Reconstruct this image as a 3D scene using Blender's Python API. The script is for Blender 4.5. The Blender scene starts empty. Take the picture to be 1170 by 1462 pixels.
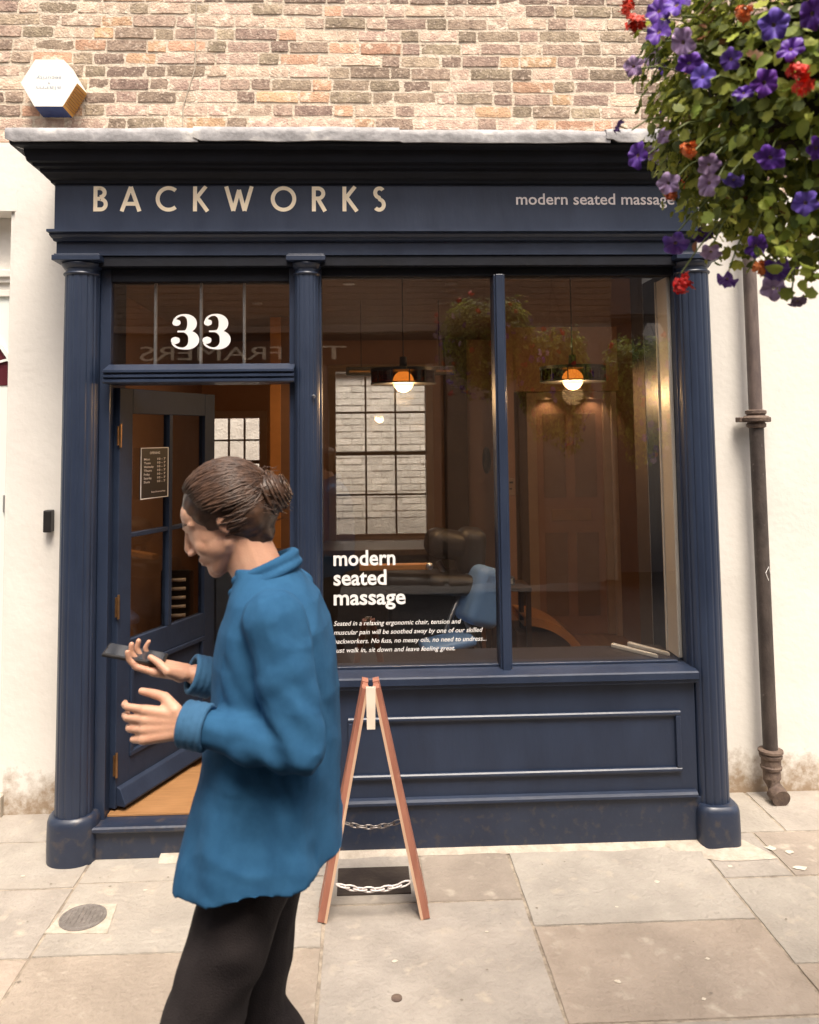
import bpy, bmesh, math, random
from mathutils import Vector, Matrix, noise
R = math.radians
rnd = random.Random(7)
S = bpy.context.scene
COL = S.collection

# ------------------------------------------------------------------ camera
cam_d = bpy.data.cameras.new('camera')
cam = bpy.data.objects.new('camera', cam_d); COL.objects.link(cam)
cam_d.sensor_fit = 'AUTO'; cam_d.sensor_width = 36.0
cam_d.lens = 28.81
cam_d.shift_x = 23 / 1462; cam_d.shift_y = -192 / 1462
cam.location = (0, -3.77, 1.85)
cam.rotation_mode = 'XYZ'
cam.matrix_world = Matrix.Translation((0, -3.77, 1.85)) @ (Matrix.Rotation(R(-2.25), 4, 'Z') @ Matrix.Rotation(R(94.0), 4, 'X') @ Matrix.Rotation(-0.0108, 4, 'Z'))
cam_d.clip_start = 0.05; cam_d.clip_end = 500
cam_d.dof.use_dof = True; cam_d.dof.focus_distance = 3.8; cam_d.dof.aperture_fstop = 4.5
S.camera = cam

# ------------------------------------------------------------------ light
w = bpy.data.worlds.new('World'); S.world = w; w.use_nodes = True
wn = w.node_tree.nodes; wl = w.node_tree.links
bg = wn['Background']
sky = wn.new('ShaderNodeTexSky'); sky.sky_type = 'NISHITA'; sky.sun_disc = False
SUN_EL, SUN_AZ = 63.0, 168.0      # azimuth clockwise from +Y
sky.sun_elevation = R(SUN_EL); sky.sun_rotation = R(SUN_AZ)
sky.dust_density = 6.0; sky.air_density = 1.0; sky.ozone_density = 1.0
hs = wn.new('ShaderNodeHueSaturation'); hs.inputs['Saturation'].default_value = 0.45
wl.new(sky.outputs[0], hs.inputs['Color']); wl.new(hs.outputs[0], bg.inputs[0])
bg.inputs[1].default_value = 0.15
sd = bpy.data.lights.new('sun', 'SUN'); sd.energy = 1.9; sd.angle = R(22); sd.color = (1, .93, .82)
sun = bpy.data.objects.new('sun', sd); COL.objects.link(sun)
az = R(SUN_AZ); el = R(SUN_EL)
sun_dir = Vector((math.sin(az) * math.cos(el), math.cos(az) * math.cos(el), math.sin(el)))
sun.rotation_euler = (-sun_dir).to_track_quat('-Z', 'Y').to_euler(); sun.location = (0, -4, 9)
S.view_settings.view_transform = 'Standard'; S.view_settings.look = 'None'
S.view_settings.gamma = 1.0; S.view_settings.use_curve_mapping = False
S.view_settings.exposure = .95
try:
    S.view_settings.use_white_balance = True
    S.view_settings.white_balance_temperature = 6950
    S.view_settings.white_balance_tint = 12
except Exception: pass
S.cycles.max_bounces = 10; S.cycles.transparent_max_bounces = 16; S.cycles.diffuse_bounces = 5
S.cycles.sample_clamp_indirect = 6.0

# ------------------------------------------------------------------ materials
MATS = {}
def mat(name, c1, c2=None, rough=.5, scale=8.0, bump=0.0, bscale=60.0, metal=0.0, spec=.5, stretch=(1, 1, 1),
        rand=0.0, emit=None, estr=0, detail=5, speck=None, coat=0, local=False, lo=.35, hi=.65, trans=0, rvar=0.0, specscale=70):
    if name in MATS: return MATS[name]
    m = bpy.data.materials.new(name); m.use_nodes = True; MATS[name] = m
    n = m.node_tree.nodes; l = m.node_tree.links; b = n['Principled BSDF']
    b.inputs['Roughness'].default_value = rough; b.inputs['Metallic'].default_value = metal
    b.inputs['Specular IOR Level'].default_value = spec
    b.inputs['Coat Weight'].default_value = coat
    b.inputs['Coat Roughness'].default_value = .15
    if local:
        t = n.new('ShaderNodeTexCoord'); co = t.outputs['Object']
    else:
        g = n.new('ShaderNodeNewGeometry'); co = g.outputs['Position']
    mp = n.new('ShaderNodeMapping'); mp.inputs['Scale'].default_value = stretch
    l.new(co, mp.inputs['Vector'])
    col = None
    if c2 is None: c2 = tuple(x * .85 for x in c1)
    nz = n.new('ShaderNodeTexNoise'); nz.inputs['Scale'].default_value = scale; nz.inputs['Detail'].default_value = detail
    nz.inputs['Roughness'].default_value = .62
    l.new(mp.outputs[0], nz.inputs['Vector'])
    cr = n.new('ShaderNodeValToRGB'); l.new(nz.outputs[0], cr.inputs[0])
    cr.color_ramp.elements[0].position = lo; cr.color_ramp.elements[1].position = hi
    cr.color_ramp.elements[0].color = (*c2, 1); cr.color_ramp.elements[1].color = (*c1, 1)
    col = cr.outputs[0]
    if rand:
        oi = n.new('ShaderNodeObjectInfo'); mr = n.new('ShaderNodeMapRange')
        mr.inputs[3].default_value = 1 - rand; mr.inputs[4].default_value = 1 + rand
        l.new(oi.outputs['Random'], mr.inputs[0])
        h = n.new('ShaderNodeHueSaturation'); l.new(mr.outputs[0], h.inputs['Value']); l.new(col, h.inputs['Color'])
        mul = n.new('ShaderNodeMath'); mul.operation = 'MULTIPLY'; mul.inputs[1].default_value = 7.31; l.new(oi.outputs['Random'], mul.inputs[0])
        fr = n.new('ShaderNodeMath'); fr.operation = 'FRACT'; l.new(mul.outputs[0], fr.inputs[0])
        mr2 = n.new('ShaderNodeMapRange'); mr2.inputs[3].default_value = .5 - rand * .06; mr2.inputs[4].default_value = .5 + rand * .06
        l.new(fr.outputs[0], mr2.inputs[0]); l.new(mr2.outputs[0], h.inputs['Hue'])
        col = h.outputs[0]
    if speck:
        sc, th = speck
        n2 = n.new('ShaderNodeTexNoise'); n2.inputs['Scale'].default_value = specscale; n2.inputs['Detail'].default_value = 3
        l.new(mp.outputs[0], n2.inputs['Vector'])
        r2 = n.new('ShaderNodeValToRGB'); r2.color_ramp.elements[0].position = th; r2.color_ramp.elements[1].position = th + .16
        l.new(n2.outputs[0], r2.inputs[0])
        mx = n.new('ShaderNodeMix'); mx.data_type = 'RGBA'; l.new(r2.outputs[0], mx.inputs['Factor'])
        l.new(col, mx.inputs['A']); mx.inputs['B'].default_value = (*sc, 1); col = mx.outputs['Result']
    l.new(col, b.inputs['Base Color'])
    if rvar:
        mr3 = n.new('ShaderNodeMapRange'); mr3.inputs[3].default_value = rough - rvar; mr3.inputs[4].default_value = rough + rvar
        l.new(nz.outputs[0], mr3.inputs[0]); l.new(mr3.outputs[0], b.inputs['Roughness'])
    if bump:
        nb = n.new('ShaderNodeTexNoise'); nb.inputs['Scale'].default_value = bscale; nb.inputs['Detail'].default_value = 6
        l.new(mp.outputs[0], nb.inputs['Vector'])
        bp = n.new('ShaderNodeBump'); bp.inputs['Strength'].default_value = bump; bp.inputs['Distance'].default_value = .01
        l.new(nb.outputs[0], bp.inputs['Height']); l.new(bp.outputs[0], b.inputs['Normal'])
    if emit:
        b.inputs['Emission Color'].default_value = (*emit, 1); b.inputs['Emission Strength'].default_value = estr
    if trans: b.inputs['Subsurface Weight'].default_value = trans; b.inputs['Subsurface Radius'].default_value = (.02, .01, .005); b.inputs['Subsurface Scale'].default_value = .3
    return m

def glass_mat(name, tint=(1, 1, 1), refl=.08):
    m = bpy.data.materials.new(name); m.use_nodes = True; n = m.node_tree.nodes; l = m.node_tree.links
    n.remove(n['Principled BSDF']); out = n['Material Output']
    tr = n.new('ShaderNodeBsdfTransparent'); tr.inputs[0].default_value = (*tint, 1)
    gl = n.new('ShaderNodeBsdfGlossy'); gl.inputs['Roughness'].default_value = .012
    lw = n.new('ShaderNodeLayerWeight'); lw.inputs['Blend'].default_value = .5
    p = n.new('ShaderNodeMath'); p.operation = 'POWER'; p.inputs[1].default_value = 5; l.new(lw.outputs['Facing'], p.inputs[0])
    mr = n.new('ShaderNodeMapRange'); mr.inputs[3].default_value = refl / 2; mr.inputs[4].default_value = .9; l.new(p.outputs[0], mr.inputs[0])
    # old glass: very slight waviness
    nb = n.new('ShaderNodeTexNoise'); nb.inputs['Scale'].default_value = 2.2; g = n.new('ShaderNodeNewGeometry'); l.new(g.outputs['Position'], nb.inputs['Vector'])
    bp = n.new('ShaderNodeBump'); bp.inputs['Strength'].default_value = .06; bp.inputs['Distance'].default_value = .01
    l.new(nb.outputs[0], bp.inputs['Height']); l.new(bp.outputs[0], gl.inputs['Normal'])
    mx = n.new('ShaderNodeMixShader'); l.new(mr.outputs[0], mx.inputs[0]); l.new(tr.outputs[0], mx.inputs[1]); l.new(gl.outputs[0], mx.inputs[2])
    l.new(mx.outputs[0], out.inputs[0]); return m

navy = mat('navy_paint', (.018, .030, .061), (.013, .022, .046), rough=.42, scale=5, bump=.16, bscale=35, rvar=.1, stretch=(1, 1, .35), coat=.12)
navy_m = mat('navy_matt_paint', (.018, .030, .060), (.013, .022, .046), rough=.62, scale=5, bump=.14, bscale=35, spec=.3)
navy_shade = mat('navy_paint_shade', (.0085, .0105, .018), (.006, .007, .011), rough=.6, scale=6, bump=.14, bscale=35, spec=.3)  # near-black navy: shade under cornice and window heads put into the colour
navy_d = mat('navy_paint_dusty', (.018, .028, .055), (.013, .021, .043), rough=.42, scale=5, bump=.15, bscale=35, coat=.15, speck=((.045, .042, .05), .55), specscale=26)
gold = mat('gilt_lettering', (.93, .80, .60), (.88, .74, .54), rough=.4, scale=30)
whitep = mat('white_lettering', (.82, .80, .78), (.78, .76, .74), rough=.5)
lead = mat('lead_flashing', (.42, .41, .42), (.22, .215, .22), rough=.55, scale=9, bump=.5, bscale=30, speck=((.60, .58, .54), .56), specscale=9)
render_w = mat('white_render', (.76, .73, .68), (.71, .68, .63), rough=.85, scale=2.5, bump=.25, bscale=28)
mortar_m = mat('lime_mortar', (.66, .57, .46), (.54, .45, .35), rough=.95, scale=14, bump=.8, bscale=70)
brick_a = mat('brick_brown', (.42, .315, .235), (.23, .165, .125), rough=.95, scale=22, bump=.8, bscale=90, rand=.34, local=False, speck=((.56, .45, .36), .56), specscale=60)
brick_b = mat('brick_orange', (.60, .38, .24), (.46, .28, .18), rough=.95, scale=22, bump=.8, bscale=90, rand=.2, speck=((.68, .56, .43), .52), specscale=24)
brick_c = mat('brick_pale', (.62, .47, .36), (.46, .32, .25), rough=.95, scale=18, bump=.8, bscale=90, rand=.2, speck=((.72, .62, .49), .50), specscale=22)
black_m = mat('black_metal', (.022, .020, .020), (.014, .012, .012), rough=.45, scale=30)
iron = mat('cast_iron', (.075, .058, .050), (.040, .030, .027), rough=.6, scale=12, bump=.4, bscale=60, speck=((.30, .26, .23), .68), specscale=26, stretch=(1, 1, .6))
iron2 = mat('rusty_iron', (.17, .12, .09), (.09, .06, .05), rough=.75, scale=20, bump=.5, bscale=70)
brass = mat('brass', (.30, .17, .08), (.20, .11, .05), rough=.38, metal=.8, scale=20)
glass = glass_mat('window_glass', (.86, .86, .85), .26)
thin_glass = glass_mat('sash_glass', (.96, .96, .95), .05)

# ------------------------------------------------------------------ mesh helpers
class MB:
    def __init__(s): s.v = []; s.f = []
    def box(s, x0, x1, y0, y1, z0, z1):
        b = len(s.v)
        s.v += [(x0, y0, z0), (x1, y0, z0), (x1, y1, z0), (x0, y1, z0), (x0, y0, z1), (x1, y0, z1), (x1, y1, z1), (x0, y1, z1)]
        s.f += [tuple(b + i for i in q) for q in ((3, 2, 1, 0), (4, 5, 6, 7), (0, 1, 5, 4), (1, 2, 6, 5), (2, 3, 7, 6), (3, 0, 4, 7))]
        return s
    def hexa(s, p):   # 8 points: bottom 4 ccw, top 4 ccw
        b = len(s.v); s.v += [tuple(q) for q in p]
        s.f += [tuple(b + i for i in q) for q in ((3, 2, 1, 0), (4, 5, 6, 7), (0, 1, 5, 4), (1, 2, 6, 5), (2, 3, 7, 6), (3, 0, 4, 7))]
        return s
    def bar(s, p0, p1, wx, wy, up=(0, 1, 0)):
        p0 = Vector(p0); p1 = Vector(p1); d = (p1 - p0).normalized(); u = Vector(up); a = d.cross(u).normalized(); c = a.cross(d).normalized()
        a *= wx / 2; c *= wy / 2
        return s.hexa([p0 - a - c, p0 + a - c, p0 + a + c, p0 - a + c, p1 - a - c, p1 + a - c, p1 + a + c, p1 - a + c])
    def lathe(s, prof, cx, cy, n=32, mod=None, axis='z', cz=0, a0=0, a1=2 * math.pi):
        full = abs(a1 - a0 - 2 * math.pi) < 1e-6
        b = len(s.v); k = n if full else n + 1
        for r, z in prof:
            for i in range(k):
                a = a0 + (a1 - a0) * i / n; rr = r * (mod(a, z) if mod else 1)
                if axis == 'z': s.v.append((cx + rr * math.cos(a), cy + rr * math.sin(a), z))
                elif axis == 'y': s.v.append((cx + rr * math.cos(a), z, cz + rr * math.sin(a)))
                else: s.v.append((z, cy + rr * math.cos(a), cz + rr * math.sin(a)))
        for j in range(len(prof) - 1):
            for i in range(n):
                i2 = (i + 1) % k
                s.f.append((b + j * k + i, b + j * k + i2, b + (j + 1) * k + i2, b + (j + 1) * k + i))
        if full:
            s.f.append(tuple(b + i for i in range(k))[::-1]); s.f.append(tuple(b + (len(prof) - 1) * k + i for i in range(k)))
        return s
    def extr(s, prof, x0, x1, m0=0.0, m1=0.0):
        """profile of (y,z) points extruded along x; m0/m1: mitre (x shift per unit of -y)"""
        b = len(s.v); n = len(prof)
        for y, z in prof: s.v.append((x0 + m0 * y, y, z))
        for y, z in prof: s.v.append((x1 - m1 * y, y, z))
        for i in range(n):
            j = (i + 1) % n; s.f.append((b + i, b + j, b + n + j, b + n + i))
        s.f.append(tuple(b + i for i in range(n))[::-1]); s.f.append(tuple(b + n + i for i in range(n)))
        return s
    def tube(s, pts, r, n=8, cap=True):
        pts = [Vector(p) for p in pts]; b = len(s.v); N = len(pts)
        rr = r if isinstance(r, (list, tuple)) else [r] * N
        up = Vector((0, 0, 1))
        for i, p in enumerate(pts):
            d = (pts[min(i + 1, N - 1)] - pts[max(i - 1, 0)]).normalized()
            if abs(d.dot(up)) > .95: u = Vector((1, 0, 0))
            else: u = up
            a = d.cross(u).normalized(); c = a.cross(d).normalized()
            for k in range(n):
                t = 2 * math.pi * k / n; s.v.append(tuple(p + a * math.cos(t) * rr[i] + c * math.sin(t) * rr[i]))
        for i in range(N - 1):
            for k in range(n):
                k2 = (k + 1) % n; s.f.append((b + i * n + k, b + i * n + k2, b + (i + 1) * n + k2, b + (i + 1) * n + k))
        if cap: s.f.append(tuple(b + k for k in range(n))); s.f.append(tuple(b + (N - 1) * n + k for k in range(n))[::-1])
        return s
    def poly(s, pts): b = len(s.v); s.v += [tuple(p) for p in pts]; s.f.append(tuple(range(b, b + len(pts)))); return s
    def mesh(s, name):
        me = bpy.data.meshes.new(name); me.from_pydata(s.v, [], s.f)
        bm = bmesh.new(); bm.from_mesh(me); bmesh.ops.recalc_face_normals(bm, faces=bm.faces); bm.to_mesh(me); bm.free(); return me

def world_of(o): return o.get('_w', None)
def link(o, parent):
    COL.objects.link(o)
    if parent is not None:
        o.parent = parent
        if parent.type == 'EMPTY': o.matrix_parent_inverse = Matrix.Translation(parent.location).inverted()
def obj(name, mb, m, parent=None, bevel=0, smooth=False, seg=2, loc=None):
    me = mb.mesh(name) if isinstance(mb, MB) else mb
    if m is not None and not me.materials: me.materials.append(m)
    if smooth:
        for p in me.polygons: p.use_smooth = True
    o = bpy.data.objects.new(name, me); link(o, parent)
    if loc: o.location = loc
    if bevel:
        b = o.modifiers.new('bevel', 'BEVEL'); b.width = bevel; b.segments = seg; b.limit_method = 'ANGLE'; b.angle_limit = R(35)
    if smooth == 2:
        try: me.set_sharp_from_angle(angle=R(35))
        except Exception: pass
    return o
def thing(name, label, cat, loc=(0, 0, 0), group=None):
    o = bpy.data.objects.new(name, None); COL.objects.link(o); o.location = loc; o.empty_display_size = .1
    o['label'] = label; o['category'] = cat
    if group: o['group'] = group
    return o
def tag(o, label, cat, group=None):
    o['label'] = label; o['category'] = cat
    if group: o['group'] = group
    return o
def struct(o): o['kind'] = 'structure'; return o
def stuff(o): o['kind'] = 'stuff'; return o

# =================================================================== GROUND
ground = struct(obj('ground', MB().box(-30, 30, -30, 30, -.6, -.21), mat('earth', (.07, .06, .055), rough=.95)))
pav_bed = mat('paving_joint', (.40, .34, .27), (.20, .165, .13), rough=.95, scale=18, bump=.6, bscale=80)
pavement = struct(obj('pavement', MB().box(-9, 9, -1.755, .62, -.2, -.0045), pav_bed))
def stone_mat(name, c1, c2):
    return mat(name, c1, c2, rough=.85, scale=4.2, bump=.8, bscale=48, rand=.06, detail=12, speck=((.43, .375, .31), .60), specscale=11, lo=.34, hi=.66)
st = [stone_mat('york_grey', (.365, .33, .29), (.265, .238, .207)), stone_mat('york_warm', (.365, .305, .25), (.28, .232, .188)),
      stone_mat('york_light', (.385, .35, .305), (.30, .27, .235)), stone_mat('york_brown', (.315, .265, .222), (.24, .202, .17))]
slabs = [(-2.15, -1.2, -1.35, -.66, 1), (-2.15, -1.2, -.66, -.20, 0), (-2.15, -1.2, -.20, .20, 2), (-2.15, -1.36, .20, .58, 0), (-1.36, -1.2, .2, .58, 0),
         (-1.2, -.16, -1.36, -.655, 1), (-1.2, -.62, -.655, -.17, 2), (-.62, -.16, -.655, -.17, 0), (-1.2, -.75, -.17, .3, 2), (-.75, -.16, -.17, .3, 0),
         (-.16, .63, -1.42, -.39, 0), (-.16, .235, -.39, .08, 0), (.235, .63, -.39, .08, 3),
         (.63, 1.49, -1.09, -.572, 1), (.63, 1.49, -.572, .08, 2), (.63, 1.49, -1.7, -1.09, 0),
         (1.49, 2.45, -1.65, -.84, 1), (1.49, 2.45, -.84, -.285, 2), (1.49, 1.79, -.285, .09, 0), (1.79, 2.45, -.285, .09, 3), (1.62, 1.95, .09, .58, 2), (1.95, 2.5, .09, .58, 0)]
for (x0, x1) in ((-4.3, -3.2), (-3.2, -2.15), (2.45, 3.4), (3.4, 4.4)):
    y = .58
    while y > -1.5:
        h = rnd.uniform(.45, .9); y2 = max(y - h, -1.75); slabs.append((x0, x1, y2, y, rnd.choice((0, 1, 2)))); y = y2
for (x0, x1, y) in ((-2.15, -1.2, -1.35), (-1.2, -.16, -1.36), (-.16, .63, -1.42), (.63, 1.49, -1.7), (1.49, 2.45, -1.65)):
    if y > -1.7: slabs.append((x0, x1, -1.75, y, 0))
unseen_dark_road = struct(obj('unseen_dark_road', MB().box(-9, 9, -6.2, -1.9, -.12, -.10), mat('bounce_cut_dark', (.055, .050, .047), (.035, .032, .030), rough=.8, scale=6, bump=.6, bscale=40)))  # unseen dark lane surface, added to cut ground bounce under the cornice
for i in range(12):
    obj('added_kerb', MB().box(-5.4 + i * .9, -4.51 + i * .9, -1.895, -1.755, -.2, .0), mat('added_kerb_granite', (.13, .12, .11), (.10, .09, .08), rough=.8, bump=.4), pavement, bevel=.008)  # out-of-view kerb added along with the dark lane surface
def slab_mesh(x0, x1, y0, y1):
    g = .0045; x0 += g; x1 -= g; y0 += g; y1 -= g; cx = (x0 + x1) / 2; cy = (y0 + y1) / 2
    pts = []
    def edge(ax, ay, bx, by):
        n = max(4, int(math.hypot(bx - ax, by - ay) / .06))
        for i in range(n):
            t = i / n; x = ax + (bx - ax) * t; y = ay + (by - ay) * t
            j = .0028 * noise.noise(Vector((x * 14, y * 14, 3)))
            d = -1 if True else 1
            nx, ny = (ay - by), (bx - ax); L = math.hypot(nx, ny)
            pts.append((x + nx / L * (j + .0015) * 1 - cx, y + ny / L * (j + .0015) - cy))
    edge(x0, y0, x1, y0); edge(x1, y0, x1, y1); edge(x1, y1, x0, y1); edge(x0, y1, x0, y0)
    m = MB(); n = len(pts); tilt = (rnd.uniform(-.002, .002), rnd.uniform(-.002, .002))
    for k, (z, sh) in enumerate(((-.03, 1), (-.004, 1), (0, .994))):
        for (x, y) in pts:
            sx = x * (1 - (1 - sh) * .35 / max(.2, abs(x0 - x1))) if sh < 1 else x
            sy = y * (1 - (1 - sh) * .35 / max(.2, abs(y0 - y1))) if sh < 1 else y
            m.v.append((sx, sy, z + (x * tilt[0] + y * tilt[1] if k else 0)))
    for k in range(2):
        for i in range(n): j = (i + 1) % n; m.f.append((k * n + i, k * n + j, (k + 1) * n + j, (k + 1) * n + i))
    m.f.append(tuple(2 * n + i for i in range(n)))
    return m.mesh('paving_slab'), (cx, cy)
for (x0, x1, y0, y1, k) in slabs:
    me, (cx, cy) = slab_mesh(x0, x1, y0, y1)
    obj('paving_slab', me, st[k], pavement, loc=(cx, cy, rnd.uniform(-.0015, .0015)))
# mortar fillet along the foot of the shopfront (uneven)
m = MB(); pts = []
xs = [-.9 + i * .04 for i in range(64)]
for x in xs:
    j = .035 + .022 * noise.noise(Vector((x * 5, 0, 1))) + (.03 if x > 1.35 else 0)
    pts.append((x, -j))
b = 0
for i, (x, y) in enumerate(pts): m.v += [(x, .09, .022), (x, -.002, .018), (x, y * .6, .009), (x, y, .001)]
for i in range(len(pts) - 1):
    for k in range(3): m.f.append((i * 4 + k, i * 4 + k + 1, i * 4 + 5 + k, i * 4 + 4 + k))
obj('mortar_fillet', m, mat('pale_cement', (.50, .44, .37), (.38, .33, .27), rough=.95, scale=20, bump=.7), pavement)
m = MB(); n = 18
ring = [(1.50, -.02), (1.47, -.13), (1.53, -.155), (1.62, -.16), (1.71, -.155), (1.79, -.15), (1.75, -.06), (1.71, .02), (1.6, .03)]
m.v = [(1.6, -.06, .014)] + [(x, y, .002) for x, y in ring]
for i in range(len(ring)): m.f.append((0, 1 + i, 1 + (i + 1) % len(ring)))
obj('cement_patch', m, MATS['pale_cement'], pavement)
# wall-foot dirt line and chips of old whitewash on the slabs
m = MB()
for (x, y, r) in ((1.80, -.06, .03), (1.86, -.10, .022), (1.84, -.23, .028), (1.9, -.30, .02), (1.93, -.35, .014), (1.2, -.30, .014), (.98, -.47, .008), (1.55, -.2, .012), (1.75, -.15, .010),
                  (-1.7, -.3, .012), (-.9, -.24, .01), (-1.45, -.1, .012), (.1, -.75, .012), (.85, -.9, .014), (1.2, -.8, .01), (1.1, -1.0, .009), (.45, -.6, .007)):
    k = 9; a0 = rnd.uniform(0, 6)
    m.poly([(x + r * rnd.uniform(.5, 1.2) * math.cos(a0 + 6.283 * i / k), y + r * .8 * rnd.uniform(.5, 1.1) * math.sin(a0 + 6.283 * i / k), .0028) for i in range(k)])
stuff(obj('whitewash_splashes', m, mat('whitewash', (.62, .56, .47), (.50, .44, .36), rough=.9, scale=60), pavement))
m = MB()
for _ in range(46):
    x = rnd.uniform(-2, 2.3); y = rnd.uniform(-1.2, -.1); r = rnd.uniform(.002, .007); k = 7
    m.poly([(x + r * rnd.uniform(.7, 1.2) * math.cos(6.283 * i / k), y + r * .9 * rnd.uniform(.7, 1.1) * math.sin(6.283 * i / k), .0031) for i in range(k)])
stuff(obj('gum_spots', m, mat('old_gum', (.22, .185, .15), rough=.8), pavement))

# inspection cover with its cement square
cv = thing('drain_cover', 'round grey metal cover set in a cement square in the pavement', 'drain cover', (-1.09, -.42, 0))
obj('surround', MB().hexa([(-1.205, -.515, -.02), (-.965, -.53, -.02), (-.985, -.335, -.02), (-1.17, -.325, -.02), (-1.205, -.515, .0045), (-.965, -.53, .0045), (-.985, -.335, .0045), (-1.17, -.325, .0045)]), MATS['pale_cement'], cv, bevel=.002)
m = MB(); m.lathe([(.088, -.01), (.088, .0075), (.082, .009), (.080, .007), (.074, .007), (.072, .009), (.001, .009)], -1.09, -.425, 40)
obj('lid', m, mat('cover_metal', (.20, .18, .165), (.13, .115, .105), rough=.6, scale=40, bump=.5, bscale=120), cv, smooth=2)
m = MB()
for i in range(-3, 4):
    h = math.sqrt(max(0, .066 ** 2 - (i * .018) ** 2)); m.box(-1.09 + i * .018 - .003, -1.09 + i * .018 + .003, -.425 - h, -.425 + h, .009, .0108)
obj('tread', m, MATS['cover_metal'], cv)
m = MB().lathe([(.018, -.01), (.018, .004), (.014, .005), (.001, .005)], .10, -.94, 20)
tag(obj('pavement_stud', m, iron2, smooth=2), 'small round brown metal stud in the pavement slab near the bottom edge', 'stud')

# =================================================================== HOUSE
def wavy_wall(x0, x1, z0, z1, y, dz=.06):
    m = MB(); nx = int((x1 - x0) / dz); nz = int((z1 - z0) / dz)
    for j in range(nz + 1):
        for i in range(nx + 1):
            x = x0 + (x1 - x0) * i / nx; z = z0 + (z1 - z0) * j / nz
            d = .006 * noise.noise(Vector((x * 1.7, z * 1.7, y))) + .0025 * noise.noise(Vector((x * 7, z * 7, y)))
            m.v.append((x, y + d, z))
    for j in range(nz):
        for i in range(nx): a = j * (nx + 1) + i; m.f.append((a, a + 1, a + nx + 2, a + nx + 1))
    return m
# white render with dirt at its foot
def dirt_render():
    m = render_w.copy(); m.name = 'white_render_dirty_foot'; n = m.node_tree.nodes; l = m.node_tree.links; b = n['Principled BSDF']
    src = b.inputs['Base Color'].links[0].from_socket
    g = n.new('ShaderNodeNewGeometry'); sx = n.new('ShaderNodeSeparateXYZ'); l.new(g.outputs['Position'], sx.inputs[0])
    mr = n.new('ShaderNodeMapRange'); mr.inputs[1].default_value = 0; mr.inputs[2].default_value = .32; mr.inputs[3].default_value = .50; mr.inputs[4].default_value = .0; l.new(sx.outputs['Z'], mr.inputs[0])
    nz = n.new('ShaderNodeTexNoise'); nz.inputs['Scale'].default_value = 11; nz.inputs['Detail'].default_value = 9; nz.inputs['Roughness'].default_value = .7; l.new(g.outputs['Position'], nz.inputs['Vector'])
    ad = n.new('ShaderNodeMath'); ad.operation = 'ADD'; l.new(nz.outputs[0], ad.inputs[0]); l.new(mr.outputs[0], ad.inputs[1])
    cr = n.new('ShaderNodeValToRGB'); cr.color_ramp.elements[0].position = .68; cr.color_ramp.elements[1].position = 1.12 if False else 1.0; l.new(ad.outputs[0], cr.inputs[0])
    mx = n.new('ShaderNodeMix'); mx.data_type = 'RGBA'; l.new(cr.outputs[0], mx.inputs['Factor']); l.new(src, mx.inputs['A']); mx.inputs['B'].default_value = (.30, .22, .15, 1)
    l.new(mx.outputs['Result'], b.inputs['Base Color']); return m
render_d = dirt_render()
house = thing('house', 'old brick house with whitewashed ground floor behind the navy shopfront', 'house', (0, .5, 0))
uw = obj('brick_wall', MB().box(-6, 6, .532, .85, 3.12, 5.4), mortar_m, house)
# mortar bed, uneven
mw = wavy_wall(-4, 4, 3.14, 5.2, .5055, .05)
mw.v = [(x, .5018 + (y - .5055) * .22, z) for x, y, z in mw.v]
obj('mortar', mw, mortar_m, uw)
WY = .50
variants = {}
def brick_mesh(L, k):
    key = (round(L, 3), k)
    if key in variants: return variants[key]
    r2 = random.Random(k * 31 + int(L * 1000)); h = .0555 if k % 2 else .0535; nx = 5 if L > .15 else 3; nz = 3
    m = MB(); W = L - .0125
    for j in range(nz + 1):
        for i in range(nx + 1):
            x = -W / 2 + W * i / nx; z = -h / 2 + h * j / nz
            if i in (0, nx): x += r2.uniform(-.0035, .0035)
            if j in (0, nz): z += r2.uniform(-.0024, .0022)
            if i in (0, nx) and j in (0, nz): x *= .99; z *= .96
            edge = i in (0, nx) or j in (0, nz)
            m.v.append((x, r2.uniform(-.0015, .0015) + (.0015 if edge else 0) - .003, z))
    n1 = len(m.v)
    for j in range(nz):
        for i in range(nx): a = j * (nx + 1) + i; m.f.append((a, a + 1, a + nx + 2, a + nx + 1))
    loop = [i for i in range(nx + 1)] + [(nx + 1) * j + nx for j in range(1, nz + 1)] + [(nx + 1) * nz + i for i in range(nx - 1, -1, -1)] + [(nx + 1) * j for j in range(nz - 1, 0, -1)]
    for q in loop: x, y, z = m.v[q]; m.v.append((x * 1.01, .03, z * 1.02))
    for i in range(len(loop)): j = (i + 1) % len(loop); m.f.append((loop[j], loop[i], n1 + i, n1 + j))
    me = m.mesh('brick')
    for p in me.polygons: p.use_smooth = True
    me.set_sharp_from_angle(angle=R(32))
    variants[key] = me; return me
def brick_cls(x, z):
    a = noise.noise(Vector((x * 2.1, z * 3.3, 5)));  u = rnd.random() + a * .35
    low = z < 3.62
    if low: return 2 if u > .52 else (1 if u > .30 else 0)
    return 0 if u < .60 else (2 if u < .90 else 1)
bm_all = {0: MB(), 1: MB(), 2: MB()}
cm = {0: brick_a, 1: brick_b, 2: brick_c}
count = 0; row = 0; z = 3.15
brick_list = []
while z < 5.2:
    x = -3.6 + (row % 2) * .16 + rnd.uniform(-.02, .02); k = row % 2
    while x < 3.4:
        L = (.218 if k % 2 == 0 else .108) * rnd.uniform(.92, 1.06)
        if rnd.random() < .08: L = .165
        brick_list.append((x + L / 2, z + rnd.uniform(-.003, .003) + .005 * math.sin(x * 1.3 + row * .4) + .007 * noise.noise(Vector((x * .9, z * 2, 0))), L)); x += L; k += 1
    z += .0705 * rnd.uniform(.985, 1.015); row += 1
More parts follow.
